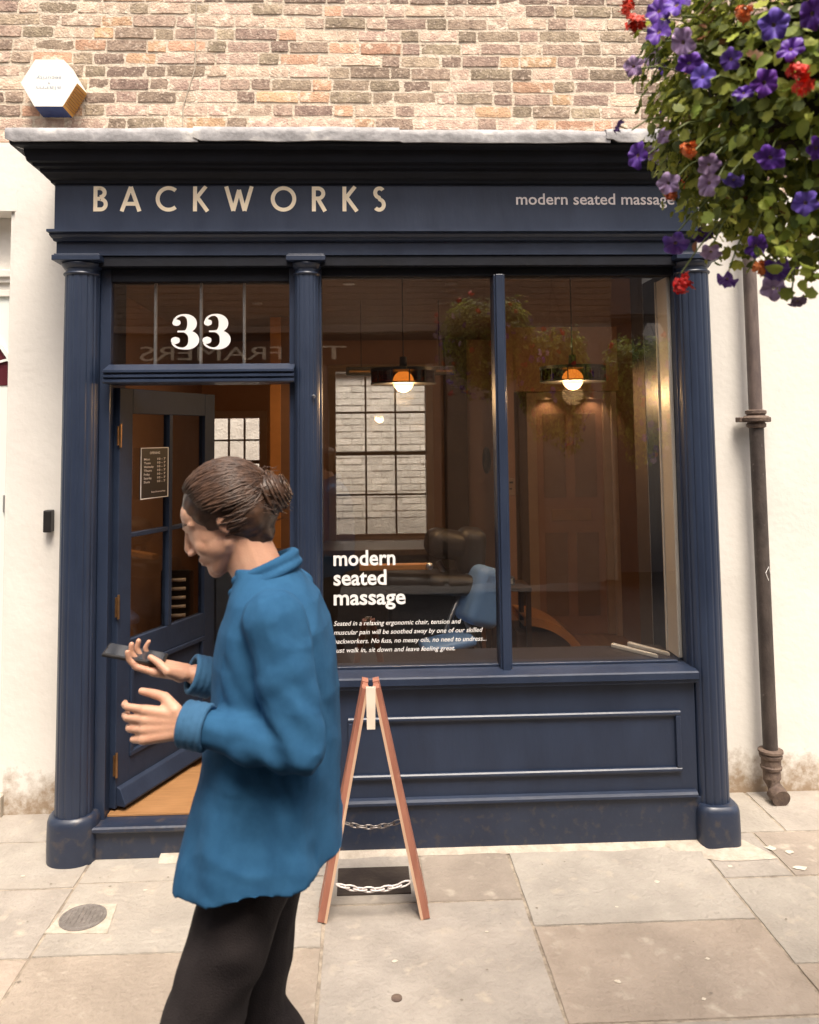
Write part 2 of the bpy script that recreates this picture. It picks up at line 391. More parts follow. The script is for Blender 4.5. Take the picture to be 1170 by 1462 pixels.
brick_list.sort(key=lambda q: (0 if (-1.95 < q[0] < 1.45 and 3.30 < q[1] < 4.20) else 1, q[1]))
for i, (x, z, L) in enumerate(brick_list):
    c = brick_cls(x, z); vis = i < 300
    Lq = min((.218, .2, .23, .108, .1, .165, .115), key=lambda q: abs(q - L))
    me = brick_mesh(Lq, rnd.randrange(5))
    dy = rnd.uniform(-.003, .003); rt = rnd.uniform(-.010, .010)
    if vis:
        mk = me.name + str(c)
        if (me.name, c) not in variants:
            m2 = me.copy(); m2.materials.append(cm[c]); variants[(me.name, c)] = m2
        o = bpy.data.objects.new('brick', variants[(me.name, c)]); COL.objects.link(o); o.parent = uw
        o.location = (x, WY + dy, z); o.rotation_euler = (0, rt, 0); o.scale = (L / Lq, 1, 1)
    else:
        B = bm_all[c]; b0 = len(B.v)
        B.v += [(x + v.co.x * L / Lq, WY + dy + v.co.y, z + v.co.z) for v in me.vertices]; B.f += [tuple(b0 + q for q in p.vertices) for p in me.polygons]
allb = MB(); mi = []
for c in (0, 1, 2):
    b0 = len(allb.v); allb.v += bm_all[c].v; allb.f += [tuple(b0 + q for q in f) for f in bm_all[c].f]; mi += [c] * len(bm_all[c].f)
me = bpy.data.meshes.new('brickwork'); me.from_pydata(allb.v, [], allb.f)
for c in (0, 1, 2): me.materials.append(cm[c])
me.polygons.foreach_set('material_index', mi)
stuff(obj('brickwork', me, None, uw))

wl_ = obj('white_wall', wavy_wall(-1.79, -1.30, -.02, 3.392, .486, .058), render_d, house, smooth=True)
wr_ = obj('white_wall', wavy_wall(1.50, 4.6, -.02, 3.275, .505), render_d, house, smooth=True)
obj('wall_core', MB().box(1.66, 4.6, .53, .8, -.02, 3.27).box(-1.785, -1.52, .53, .8, -.02, 3.27), render_w, house)
# left neighbour: recessed door case
nd = thing('door_case', 'pale painted door case with dark red fanlight at the left edge', 'doorway', (-2.4, .58, 0))
mint = mat('pale_mint_paint', (.76, .80, .76), (.73, .77, .73), rough=.45, scale=4)
obj('jamb', MB().box(-1.815, -1.782, .50, .66, .10, 3.03), render_w, nd, bevel=.004)
obj('header', MB().box(-3.3, -1.782, .484, .66, 3.03, 3.392), render_w, nd)
obj('wall_cap', MB().box(-1.7815, -1.41, .492, .52, 3.30, 3.391), render_w, house)
obj('soffit_panel', MB().box(-3.3, -1.817, .62, .64, 2.74, 3.028), render_w, nd)
m = MB(); m.box(-3.3, -1.817, .56, .66, 2.70, 2.738); m.box(-3.3, -1.817, .575, .66, 2.672, 2.70); m.box(-3.3, -1.817, .585, .66, 2.60, 2.635); m.box(-3.3, -1.817, .592, .66, 2.635, 2.672)
obj('moulding', m, render_w, nd, bevel=.003)
obj('board', MB().box(-3.3, -1.817, .60, .63, .10, 2.60), mint, nd)
m = MB(); N = 24; cx, cz = -2.37, 2.13; rr = .56
ptsA = [(cx + rr * math.cos(math.pi * i / N), .596, cz + rr * math.sin(math.pi * i / N) * .72) for i in range(N + 1)]
m.poly(ptsA + [])
fl = obj('fanlight', m, mat('dark_red_glass', (.10, .022, .03), rough=.12), nd)
m = MB()
for a in (20, 48, 76, 104, 132, 160): m.bar((cx, .59, cz), (cx + rr * math.cos(R(a)), .59, cz + rr * .72 * math.sin(R(a))), .012, .012)
for i in range(N):
    a = ptsA[i]; b_ = ptsA[i + 1]; m.bar((a[0], .59, a[2]), (b_[0], .59, b_[2]), .02, .016)
obj('glazing_bar', m, mint, nd)
obj('lock_plate', MB().box(-1.862, -1.835, .588, .60, 1.47, 1.56), mat('steel_plate', (.55, .55, .55), rough=.35, metal=.8), nd, bevel=.002)
obj('doorstep', MB().box(-3.3, -1.782, .45, .70, -.02, .10), mat('step_stone', (.5, .45, .38), (.38, .33, .27), rough=.9, bump=.4), nd, bevel=.006)

# =================================================================== SHOPFRONT
shop = thing('shopfront', 'navy blue painted wooden shopfront with gilt lettering and fluted columns', 'shopfront', (.1, 0, 0))
FY = -.005
# fascia board
fas = obj('fascia', MB().box(-1.405, 1.605, FY, .50, 2.80, 3.14), navy, shop, bevel=.003)
# architrave (band below) and mouldings
prof = [(.35, 2.69), (.012, 2.69), (.012, 2.752), (-.004, 2.755), (-.010, 2.765), (-.016, 2.768), (-.026, 2.778), (-.026, 2.786), (-.040, 2.790), (-.040, 2.802), (-.006, 2.808), (.35, 2.808)]
m = MB().extr([(y, z) for y, z in prof], -1.405, 1.605, .55, .55)
obj('architrave', m, navy, shop)
# cornice: stepped profile, mitred ends
cp = [(.49, 3.02), (-.006, 3.02), (-.020, 3.022), (-.024, 3.034), (-.036, 3.040), (-.050, 3.056), (-.056, 3.060), (-.058, 3.075), (-.078, 3.080), (-.082, 3.094), (-.100, 3.098), (-.106, 3.120), (-.112, 3.148), (-.150, 3.153), (-.154, 3.158), (-.156, 3.172), (.49, 3.172)]
obj('cornice', MB().extr(cp, -1.395, 1.595, 1.0, 1.0), navy_shade, shop)
# left side returns: profile along y
m = MB(); b = 0
def return_profile(xo, sgn):
    m = MB(); n = len(cp) - 2; q = cp[1:-1]
    for y, z in q: m.v.append((xo + sgn * (-y), y, z))
    for y, z in q: m.v.append((xo + sgn * (-y), .49, z))
    for i in range(n - 0 - 0):
        if i + 1 < len(q): m.f.append((i, i + 1, len(q) + i + 1, len(q) + i))
    return m
obj('cornice_return', return_profile(-1.397, -1), navy_shade, shop)
obj('cornice_return', return_profile(1.597, 1), navy_shade, shop)
# lead capping with wobbly dressed edge, several overlapping sheets
xs0 = [-1.565, -.74, .16, 1.12, 1.80]
for i in range(4):
    a, bx = xs0[i], xs0[i + 1] + .02; m = MB(); n = 26; dz = (0, .006, -.003, .004)[i] + .0; dyy = (0, -.006, -.002, -.007)[i]
    for k in range(n + 1):
        x = a + (bx - a) * k / n; wv = .008 * noise.noise(Vector((x * 3.1, 1, i))) + .003 * noise.noise(Vector((x * 13, 2, i)))
        yf = -.172 + dyy + .006 * noise.noise(Vector((x * 4, 8, i)))
        zt = 3.226 + dz + wv; zb = 3.164 + dz * .5 + .008 * noise.noise(Vector((x * 4.3, 5, i)))
        if abs(x - a) < .03: zb += .012
        m.v += [(x, .505, zt + .05), (x, yf + .03, zt + .004), (x, yf + .008, zt), (x, yf, zt - .010), (x, yf - .002, (zt + zb) / 2), (x, yf + .002, zb), (x, yf + .012, zb), (x, yf + .02, 3.18)]
    for k in range(n):
        for j in range(7): m.f.append((k * 8 + j, k * 8 + 8 + j, k * 8 + 9 + j, k * 8 + 1 + j))
    m.f.append(tuple(range(8))); m.f.append(tuple(n * 8 + j for j in range(8))[::-1])
    obj('lead_capping', m, lead, shop, smooth=2)
# soffit boards and recess above the windows
obj('soffit', MB().box(-1.33, 1.53, .02, .30, 2.64, 2.689), navy_shade, shop, bevel=.003)
obj('window_head', MB().box(-.184, 1.499, .07, .16, 2.602, 2.6395).box(-1.164, -.336, .07, .16, 2.578, 2.6395), navy_shade, shop, bevel=.003)

# columns
def flute(nf, dep):
    def f(a, z):
        t = abs(math.sin(a * nf / 2)); return 1 - dep * (1 - min(1, t * 1.6)) ** 1.0
    return f
def column(cx, cy, r, z0, z1, wide):
    n = 160
    prof = [(r * 1.02, z0), (r * 1.02, z0 + .02), (r * 1.0, z0 + .4), (r * .985, (z0 + z1) / 2), (r * .955, z1 - .2), (r * .94, z1)]
    o = obj('column', MB().lathe(prof, cx, cy, n, flute(14, .05)), navy, shop, smooth=2)
    c = MB(); rt = r * .94
    c.lathe([(rt, z1 - .004), (rt + .006, z1), (rt + .008, z1 + .005), (rt + .006, z1 + .010), (rt - .002, z1 + .013), (rt - .002, z1 + .026), (rt + .004, z1 + .03), (rt + .013, z1 + .042), (rt + .017, z1 + .050), (rt + .014, z1 + .058)], cx, cy, 40)
    obj('capital', c, navy, o, smooth=2)
    obj('abacus', MB().box(cx - wide, cx + wide, cy - rt - .022, cy + .09, z1 + .058, z1 + .082).box(cx - wide * .93, cx + wide * .93, cy - rt - .014, cy + .09, z1 + .082, z1 + .0895), navy, o, bevel=.002)
    return o
c1 = column(-1.292, .052, .080, .165, 2.600, .108)
c2 = column(-.252, .052, .060, .165, 2.600, .090)
c3 = column(1.583, .050, .080, .150, 2.600, .106)
def plinth(cx, cy, r, top, par, sq=2.6):
    m = MB(); n = 48
    def sup(a, z): return 1 / (abs(math.cos(a)) ** sq + abs(math.sin(a)) ** sq) ** (1 / sq)
    m.lathe([(r * 1.0, -.02), (r * 1.0, .02), (r * 1.01, .06), (r * 1.0, top - .045), (r * .985, top - .025), (r * .93, top - .008), (r * .84, top), (r * .6, top)], cx, cy, n, sup)
    return obj('plinth', m, navy_d, par, smooth=2)
plinth(-1.292, .062, .112, .195, c1, 2.3); plinth(-.252, .06, .085, .18, c2, 2.3); plinth(1.59, .028, .098, .178, c3, 3.2)
# jambs / pilaster backs beside the columns
obj('jamb', MB().box(-1.36, -1.215, .06, .50, .03, 2.6395), navy, shop, bevel=.003)
obj('jamb', MB().box(-1.2145, -1.165, .075, .17, .10, 2.6395), navy, shop, bevel=.003)
obj('jamb', MB().box(-.335, -.185, .062, .17, .03, 2.6395), navy, shop, bevel=.003)
obj('jamb', MB().box(1.50, 1.64, .062, .50, .03, 2.6395), navy, shop, bevel=.003)
# mullion, rebated
m = MB().box(.628, .682, .045, .15, .7725, 2.602).box(.637, .673, .030, .0448, .771, 2.602)
obj('mullion', m, navy, shop, bevel=.003)
# sill
sp = [(.16, .712), (-.018, .712), (-.024, .718), (-.024, .728), (-.036, .734), (-.036, .762), (-.028, .768), (.07, .776), (.16, .776)]
obj('window_sill', MB().extr(sp, -.1845, 1.515, 0, 0), navy, shop)
obj('bead', MB().box(-.185, .627, .085, .12, .7765, .787).box(.683, 1.467, .085, .12, .7765, .787), navy, shop, bevel=.003)
# stall riser with planted panel mouldings
ris = obj('stall_riser', MB().box(-.185, 1.51, .012, .14, .205, .7115), navy, shop, bevel=.002)
obj('plinth_board', MB().box(-.185, 1.52, -.002, .14, .0, .205), navy_d, shop, bevel=.003)
obj('ledge', MB().extr([(.0118, .205), (-.012, .205), (-.020, .212), (-.020, .222), (-.008, .230), (.0118, .234)], -.185, 1.50), navy, shop)
def frame_mould(x0, x1, z0, z1, w, yb, yf, par, mt):
    h = w / 2
    for (a, b_) in (((x0, z0), (x1, z0)), ((x0, z1), (x1, z1))):
        zc = a[1]; obj('moulding', MB().extr([(yb, zc - h), (yf + .004, zc - h), (yf, zc - h * .3), (yf, zc + h * .5), (yf + .005, zc + h), (yb, zc + h)], x0 - h, x1 + h), mt, par)
    for xc in (x0, x1): obj('moulding', MB().box(xc - h, xc + h, yf + .0005, yb, z0 + h, z1 - h), mt, par, bevel=.003)
frame_mould(-.06, 1.425, .325, .575, .022, .0118, -.006, ris, navy)
# glazing
gz = []
o = obj('window_pane', MB().box(-.185, .637, .098, .102, .78, 2.612), glass, shop)
obj('window_pane', MB().box(.673, 1.499, .098, .102, .78, 2.612), glass, shop)
# transom light with three bars and '33'
obj('transom_light', MB().box(-1.16, -.335, .098, .102, 2.19, 2.585), glass, shop)
for x in (-.968, -.755, -.552):
    obj('glazing_bar', MB().box(x - .0065, x + .0065, .104, .125, 2.19, 2.578), mat('bar_paint', (.34, .33, .34), rough=.4), shop, bevel=.002)
tp = [(.17, 2.097), (-.012, 2.097), (-.018, 2.102), (-.018, 2.112), (-.010, 2.118), (-.010, 2.121), (-.022, 2.124), (-.022, 2.134), (-.012, 2.139), (-.012, 2.143), (-.026, 2.146), (-.026, 2.156), (.075, 2.19), (.17, 2.19)]
tb = obj('transom_bar', MB().extr(tp, -1.17, -.308, 0, 0), navy, shop)
# door recess step
obj('threshold', MB().extr([(.5, .0), (.022, .0), (.022, .118), (.0, .120), (-.004, .126), (-.004, .138), (.004, .144), (.5, .146)], -1.20, -.30), navy_d, shop)
obj('threshold_board', MB().box(-1.16, -.335, .10, .62, .1465, .154), mat('oak_floor', (.36, .19, .085), (.27, .14, .06), rough=.4, scale=6, stretch=(1, 8, 1), bump=.1), shop)
obj('spy_hole', MB().lathe([(.008, .0), (.008, -.012), (.005, -.016), (.001, -.017)], -.218, 0, 16, axis='y', cz=2.03), mat('steel', (.5, .5, .52), rough=.3, metal=1), c2, smooth=2)

# --------------------------------------------- stroke lettering
def text_mesh(s, size, shear=0, off=0, spacing=1):
    c = bpy.data.curves.new('t', 'FONT'); c.body = s; c.size = size; c.shear = shear; c.offset = off; c.space_character = spacing; c.resolution_u = 3
    ob = bpy.data.objects.new('t', c); COL.objects.link(ob); dg = bpy.context.evaluated_depsgraph_get()
    me = bpy.data.meshes.new_from_object(ob.evaluated_get(dg)); bpy.data.objects.remove(ob); return me
def place_text(s, x0, x1, z0, h, y, m_, parent, name, shear=0, off=0, face=None):
    me = text_mesh(s, 1.0, shear, off); xs = [v.co.x for v in me.vertices]; a, b = min(xs), max(xs)
    for v in me.vertices:
        u = x0 + (v.co.x - a) / (b - a) * (x1 - x0); vv = v.co.y * h
        v.co = face(u, vv) if face else (u, y, z0 + vv)
    me.materials.append(m_); q = bpy.data.objects.new(name, me); link(q, parent); return q
def arc(cx, cy, rx, ry, a0, a1, n=18): return [(cx + rx * math.cos(R(a0 + (a1 - a0) * i / n)), cy + ry * math.sin(R(a0 + (a1 - a0) * i / n))) for i in range(n + 1)]
def strokes_mesh(strokes, w, place, closed=()):
    """strokes: list of point lists or (pts, widths); place(u,v,layer)->3d"""
    m = MB()
    for k, s in enumerate(strokes):
        if isinstance(s, tuple): pts, ws = s
        else: pts, ws = s, [w] * len(s)
        n = len(pts); L = []; Rr = []
        closed_ = math.hypot(pts[0][0] - pts[-1][0], pts[0][1] - pts[-1][1]) < 1e-5
        for i in range(n):
            if closed_: p0 = pts[(i - 1) % (n - 1)] if i else pts[n - 2]; p1 = pts[(i + 1) if i < n - 1 else 1]
            else: p0 = pts[max(0, i - 1)]; p1 = pts[min(n - 1, i + 1)]
            dx, dy = p1[0] - p0[0], p1[1] - p0[1]; d = math.hypot(dx, dy) or 1; nx, ny = -dy / d, dx / d
            L.append(place(pts[i][0] + nx * ws[i] / 2, pts[i][1] + ny * ws[i] / 2, k)); Rr.append(place(pts[i][0] - nx * ws[i] / 2, pts[i][1] - ny * ws[i] / 2, k))
        b = len(m.v); m.v += L + Rr
        for i in range(n - 1): m.f.append((b + i, b + n + i, b + n + i + 1, b + i + 1))
    return m
t = .155
CAPS = {
 'B': (.52, [[(t/2, 0), (t/2, 1)], [(0, 1 - t/2), (.26, 1 - t/2)] + arc(.24, .745, .19, .255 - t/2 , 90, -90) + [(0, .56 - t/2)][:0], [(t/2, .50), (.26, .50)], [(0, t/2), (.28, t/2)] + arc(.28, .28, .20, .28 - t/2 + .0, -90, 90)]),
 'A': (.80, [[(.055, 0), (.40, .98)], [(.745, 0), (.40, .98)], [(.19, .30), (.61, .30)]]),
 'C': (.80, [arc(.50, .5, .5 - t/2, .5 - t/2 + .01, 50, 310, 34)]),
 'K': (.64, [[(t/2, 0), (t/2, 1)], [(t * .7, .50), (.50, 1.0)], [(t, .58), (.57, .0)]]),
 'W': (1.12, [[(.06, 1), (.34, .02)], [(.34, .02), (.56, .86)], [(.56, .86), (.78, .02)], [(.78, .02), (1.06, 1)]]),
 'O': (1.00, [arc(.5, .5, .5 - t/2, .5 - t/2 + .01, 0, 360, 44)]),
 'R': (.56, [[(t/2, 0), (t/2, 1)], [(0, 1 - t/2), (.24, 1 - t/2)] + arc(.24, .72, .21, .28 - t/2, 90, -90) + [(0, .44 + t/2)], [(.23, .52), (.52, 0)]]),
 'S': (.50, [arc(.26, .745, .165, .185, 35, 262, 22) + arc(.245, .27, .185, .205, 78, -140, 22)]),
}
def gilt_word(word, x_start, z0, H, pitches, y):
    for ch, xx in zip(word, pitches):
        wd, st_ = CAPS[ch]
        m = strokes_mesh(st_, t, lambda u, v, k, xx=xx: (xx + u * H, y - .0012 - k * .0003, z0 + v * H))
        obj('letter', m, gold, fas)
# letter left edges measured in the photograph (as metres along the fascia)
px_l = [134, 172, 222, 275, 320, 386, 445, 489, 533]
X0, K = -1.228, (1.373 / 425.0)
gilt_word('BACKWORKS', 0, 2.892, .118, [X0 + (p - 134) * K for p in px_l], FY)
# rounded lower-case face
tl_ = .105
def lower(tw):
    h = .52; o_ = lambda cx: arc(cx, h / 2, .24 , h / 2 - tw / 2, 0, 360, 26)
    G = {}
    G['m'] = (.86, [[(tw/2, 0), (tw/2, h)], [(tw/2, h * .55)] + arc(.235, h - .19, .235 - tw/2 - .02, .19 - tw/2, 170, 0, 12) + [(.42, 0)], [(.42, h * .55)] + arc(.60, h - .19, .235 - tw/2 - .02, .19 - tw/2, 170, 0, 12) + [(.785, 0)]])
    G['n'] = (.50, [[(tw/2, 0), (tw/2, h)], [(tw/2, h * .55)] + arc(.245, h - .2, .245 - tw/2 - .01, .2 - tw/2, 170, 0, 12) + [(.435, 0)]])
    G['o'] = (.56, [o_(.28)])
    G['d'] = (.58, [arc(.27, h/2, .22, h/2 - tw/2, 0, 360, 26), [(.51, 0), (.51, .74)]])
    G['e'] = (.55, [[(.05, h/2)] + [(.50, h/2)] , arc(.27, h/2, .225, h/2 - tw/2, 0, 320, 26)])
    G['r'] = (.34, [[(tw/2, 0), (tw/2, h)], [(tw/2, h * .55)] + arc(.26, h - .19, .20, .19 - tw/2, 170, 75, 8)])
    G['s'] = (.46, [arc(.225, h * .74, .14, h * .26 - tw/2 + .02, 30, 262, 16) + arc(.215, h * .265, .15, h * .265 - tw/2 + .02, 82, -145, 16)])
    G['a'] = (.53, [[(.44, 0), (.44, h * .58)] + arc(.255, h * .60, .185, h * .40 - tw/2, 0, 140, 12), arc(.235, h * .29, .175, h * .29 - tw/2 + .005, 0, 360, 20)])
    G['t'] = (.36, [[(.15, .68), (.15, .14)] + arc(.25, .14, .10, .14 - tw/2, 180, 290, 8), [(0, h - tw/2), (.32, h - tw/2)]])
    G['g'] = (.58, [arc(.27, h/2, .22, h/2 - tw/2, 0, 360, 26), [(.51, h), (.51, -.02)] + arc(.28, -.02, .23, .17, 0, -150, 14)])
    G[' '] = (.28, [])
    return G
def low_text(word, x0, x1, z0, tw, y, m_, parent, name, hscale):
    G = lower(tw); tot = sum(G[c][0] + .075 for c in word) - .075; sc = (x1 - x0) / tot; x = x0
    m = MB(); k0 = 0
    for c in word:
        wd, st_ = G[c]
        if st_:
            q = strokes_mesh(st_, tw, lambda u, v, k, x=x: (x + u * sc, y - .0010 - k * .0003, z0 + v * sc * hscale))
            b = len(m.v); m.v += q.v; m.f += [tuple(b + i for i in f) for f in q.f]
        x += (wd + .075) * sc
    return obj(name, m, m_, parent)
pinkw = mat('cream_lettering', (.74, .66, .64), (.70, .62, .60), rough=.5)

vin = mat('white_vinyl', (.80, .78, .76), (.78, .76, .74), rough=.6)
pane = o
place_text('modern', -.136, .152, 1.247, .098, .0972, vin, pane, 'window_lettering', off=.022)
place_text('seated', -.136, .110, 1.157, .098, .0972, vin, pane, 'window_lettering', off=.022)
place_text('massage', -.136, .198, 1.067, .098, .0972, vin, pane, 'window_lettering', off=.022)
place_text('modern seated massage', .735, 1.490, 2.925, .076, FY - .0012, pinkw, fas, 'lettering', off=.012)
lines = [('Seated in a relaxing ergonomic chair, tension and', .455), ('muscular pain will be soothed away by one of our skilled', .556), ('backworkers. No fuss, no messy oils, no need to undress...', .572), ('just walk in, sit down and leave feeling great.', .425)]
for i, (s, xe) in enumerate(lines):
    place_text(s, -.136, xe, .972 - i * .0405, .030, .0972, vin, pane, 'window_lettering', shear=.25, off=.006)
# the fat-face '33'
def fat3():
    a = arc(.30, .735, .21, .245, 158, -82, 26); w = []
    for i in range(len(a)):
        f = i / 26; ang = 158 - 240 * f; c = math.cos(R(ang)); w.append(.05 + .17 * max(0, c) ** 1.3)
    b_ = arc(.30, .265, .25, .245, 88, -160, 28); w2 = []
    for i in range(len(b_)):
        f = i / 28; ang = 88 - 248 * f; c = math.cos(R(ang)); w2.append(.05 + .20 * max(0, c) ** 1.3)
    balls = []
    for (cx, cy, r) in ((.155, .76, .095), (.135, .25, .105)):
        balls.append(([(cx, cy + r * .98), (cx, cy + r * .7), (cx, cy + r * .3), (cx, cy - r * .3), (cx, cy - r * .7), (cx, cy - r * .98)], [.2 * r, 1.43 * r, 1.9 * r, 1.9 * r, 1.43 * r, .2 * r]))
    return [(a, w), (b_, w2), [(.18, .508), (.36, .508)]] + balls
for x in (-.899, -.752):
    m = strokes_mesh(fat3(), .05, lambda u, v, k, x=x: (x + u * .205, .0970 - k * .0003, 2.262 + v * .165))
    obj('numeral', m, vin, bpy.data.objects['transom_light'])

# --------------------------------------------- door (opens inwards)
door = thing('door', 'navy glazed shop door standing open inwards with opening hours notice', 'door', (-1.135, .13, .155))
DA = R(67); hx, hy = -1.135, .13
DT = Matrix.Translation((hx, hy, 0)) @ Matrix.Rotation(DA, 4, 'Z')
def dobj(name, mb, m_, parent, bevel=.003, smooth=False):
    me = mb.mesh(name) if isinstance(mb, MB) else mb
    me.transform(DT)
    return obj(name, me, m_, parent, bevel=bevel, smooth=smooth)
W = .80; zb, zt = .165, 2.085
dobj('stile', MB().box(0, .095, 0, .042, zb, zt), navy_m, door)
dobj('stile', MB().box(W - .095, W, 0, .042, zb, zt), navy_m, door)
dobj('top_rail', MB().box(.0955, W - .0955, .001, .041, zt - .12, zt), navy_m, door)
dobj('lock_rail', MB().box(.0955, W - .0955, .001, .041, .78, .90), navy_m, door)
dobj('bottom_rail', MB().box(.0955, W - .0955, .001, .041, zb, zb + .20), navy_m, door)
dobj('door_panel', MB().box(.0955, W - .0955, .014, .028, zb + .2005, .7795), navy_m, door)
m = MB()
for (a0, a1, z0, z1) in ((.096, W - .096, zb + .20, zb + .222), (.096, W - .096, .757, .779)): m.box(a0, a1, -.008, .014, z0, z1)
m.box(.096, .118, -.0075, .014, zb + .222, .757); m.box(W - .118, W - .096, -.0075, .014, zb + .222, .757)
dobj('panel_moulding', m, navy_m, door)
dobj('weatherboard', MB().extr([(0, zb + .01), (-.045, zb + .01), (-.05, zb + .022), (-.02, zb + .085), (0, zb + .095)], .01, W - .01), navy_m, door)
dobj('glazing_bar', MB().box(W / 2 - .014, W / 2 + .014, 0, .04, .9, zt - .12), navy_m, door)
dobj('glazing_bar', MB().box(.0955, W - .0955, .004, .038, 1.375, 1.397), navy_m, door)
dobj('door_pane', MB().box(.0955, W - .0955, .019, .023, .9, zt - .12), glass, door, bevel=0)
for z in (1.86, 1.07, .36):
    dobj('hinge', MB().box(-.014, .012, -.003, .003, z - .045, z + .045).lathe([(.006, z - .055), (.006, z + .055)], 0, -.006, 10), brass, door, bevel=0)
notice = dobj('opening_hours', MB().box(.150, .370, -.004, .001, 1.55, 1.80), mat('black_card', (.02, .016, .016), rough=.5), door, bevel=.001)
def nface(u, v, z0): p = DT @ Vector((u, -.0052, z0 + v)); return p
m = MB()
for q in ((.150, .370, 1.796, 1.80), (.150, .370, 1.55, 1.554)): m.box(q[0], q[1], -.0056, -.0045, q[2], q[3])
m.box(.150, .1555, -.0056, -.0045, 1.554, 1.796); m.box(.3645, .370, -.0056, -.0045, 1.554, 1.796)
dobj('border', m, vin, notice, bevel=0)
place_text('OPENING', .22, .30, 0, .017, 0, vin, notice, 'lettering', off=.01, face=lambda u, v: nface(u, v, 1.768))
for i, (dname, wd) in enumerate((('Mon', .045), ('Tues', .05), ('Wednesday', .075), ('Thurs', .06), ('Friday', .045), ('Saturday', .06), ('Sun', .045))):
    z0 = 1.738 - i * .0185
    place_text(dname, .175, .175 + wd, 0, .015, 0, vin, notice, 'lettering', off=.012, face=lambda u, v, z0=z0: nface(u, v, z0))
    place_text('10 - 7', .28, .345, 0, .015, 0, vin, notice, 'lettering', off=.012, face=lambda u, v, z0=z0: nface(u, v, z0))
place_text('backworks', .235, .345, 0, .012, 0, vin, notice, 'lettering', off=.008, face=lambda u, v: nface(u, v, 1.578))

# =================================================================== INTERIOR
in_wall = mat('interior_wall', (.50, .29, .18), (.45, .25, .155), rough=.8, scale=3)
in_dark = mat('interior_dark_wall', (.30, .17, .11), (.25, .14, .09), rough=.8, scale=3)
struct(obj('shop_ceiling', MB().box(-1.5, 2.3, .56, 4.2, 2.75, 2.85).box(-1.33, 1.55, .301, .5599, 2.7, 2.76), mat('ceiling_boards', (.34, .23, .16), (.28, .19, .13), rough=.7, scale=4, stretch=(.3, 6, 1))))
fl_o = struct(obj('shop_floor', MB().box(-1.5, 2.3, .56, 4.2, .02, .13).box(-1.20, 1.50, .17, .5599, .02, .13), mat('floor_gap', (.08, .05, .03))))
oak = mat('oak_boards', (.42, .22, .09), (.32, .155, .06), rough=.38, scale=5, stretch=(7, .6, 1), rand=.12, bump=.1)
x = -1.48; 
me = MB().box(-.066, .066, .62, 4.18, .1305, .142).mesh('floorboard'); me.materials.append(oak)
while x < 2.25:
    o = bpy.data.objects.new('floorboard', me); COL.objects.link(o); o.parent = fl_o; o.location = (x + .067, 0, 0); x += .135
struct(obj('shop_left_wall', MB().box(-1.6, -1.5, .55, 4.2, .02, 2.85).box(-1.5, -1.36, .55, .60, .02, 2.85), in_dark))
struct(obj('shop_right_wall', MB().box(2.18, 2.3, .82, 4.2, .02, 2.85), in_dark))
# back wall with two openings
m = MB()
def wall_open(m, x0, x1, z0, z1, holes, y0, y1):
    xs = sorted({x0, x1, *[h[0] for h in holes], *[h[1] for h in holes]})
    for a, b_ in zip(xs[:-1], xs[1:]):
        hs_ = [h for h in holes if h[0] <= a and h[1] >= b_]
        if not hs_: m.box(a, b_, y0, y1, z0, z1)
        else:
            h = hs_[0]; m.box(a, b_, y0, y1, z0, h[2]); m.box(a, b_, y0, y1, h[3], z1)
wall_open(m, -1.5, 2.18, .02, 2.75, [(-.27, .64, .84, 2.47), (-1.42, -.94, 1.15, 2.05)], 4.0, 4.18)
struct(obj('shop_back_wall', m, in_wall))
framew = mat('cream_joinery', (.52, .37, .27), (.46, .32, .23), rough=.5)
def sash(x0, x1, z0, z1, cols, rows_, label):
    s_ = thing('sash_window', label, 'window', ((x0 + x1) / 2, 4.0, z0))
    obj('frame', MB().box(x0 - .07, x0, 3.965, 4.10, z0 - .03, z1 + .07).box(x1, x1 + .07, 3.965, 4.10, z0 - .03, z1 + .07).box(x0, x1, 3.965, 4.10, z1, z1 + .07), framew, s_, bevel=.004)
    obj('sill', MB().box(x0 - .10, x1 + .10, 3.90, 4.10, z0 - .07, z0 - .031), framew, s_, bevel=.005)
    zm = (z0 + z1) / 2; barm = mat('sash_bar', (.34, .25, .18), rough=.5)
    obj('meeting_rail', MB().box(x0, x1, 4.03, 4.07, zm - .018, zm + .018), barm, s_, bevel=.003)
    obj('bottom_rail', MB().box(x0, x1, 4.03, 4.07, z0 - .03, z0 + .02), framew, s_, bevel=.003)
    for i in range(1, cols): xx = x0 + (x1 - x0) * i / cols; obj('glazing_bar', MB().box(xx - .009, xx + .009, 4.035, 4.065, z0 + .02, z1), barm, s_)
    for j in range(1, rows_):
        zz = z0 + (z1 - z0) * j / rows_
        if abs(zz - zm) > .03: obj('glazing_bar', MB().box(x0, x1, 4.037, 4.063, zz - .009, zz + .009), barm, s_)
    for i in range(cols):
        for j in range(rows_):
            xa = x0 + (x1 - x0) * i / cols; xb = x0 + (x1 - x0) * (i + 1) / cols; za = z0 + (z1 - z0) * j / rows_; zb_ = z0 + (z1 - z0) * (j + 1) / rows_
            obj('pane', MB().box(xa + .001, xb - .001, 4.048, 4.051, za + .001, zb_ - .001), thin_glass, s_)
    return s_
sash(-.245, .605, .90, 2.45, 3, 4, 'large sash window of twelve panes in the back wall of the shop')
sash(-1.40, -.96, 1.20, 2.02, 3, 4, 'small narrow sash window seen through the open doorway')
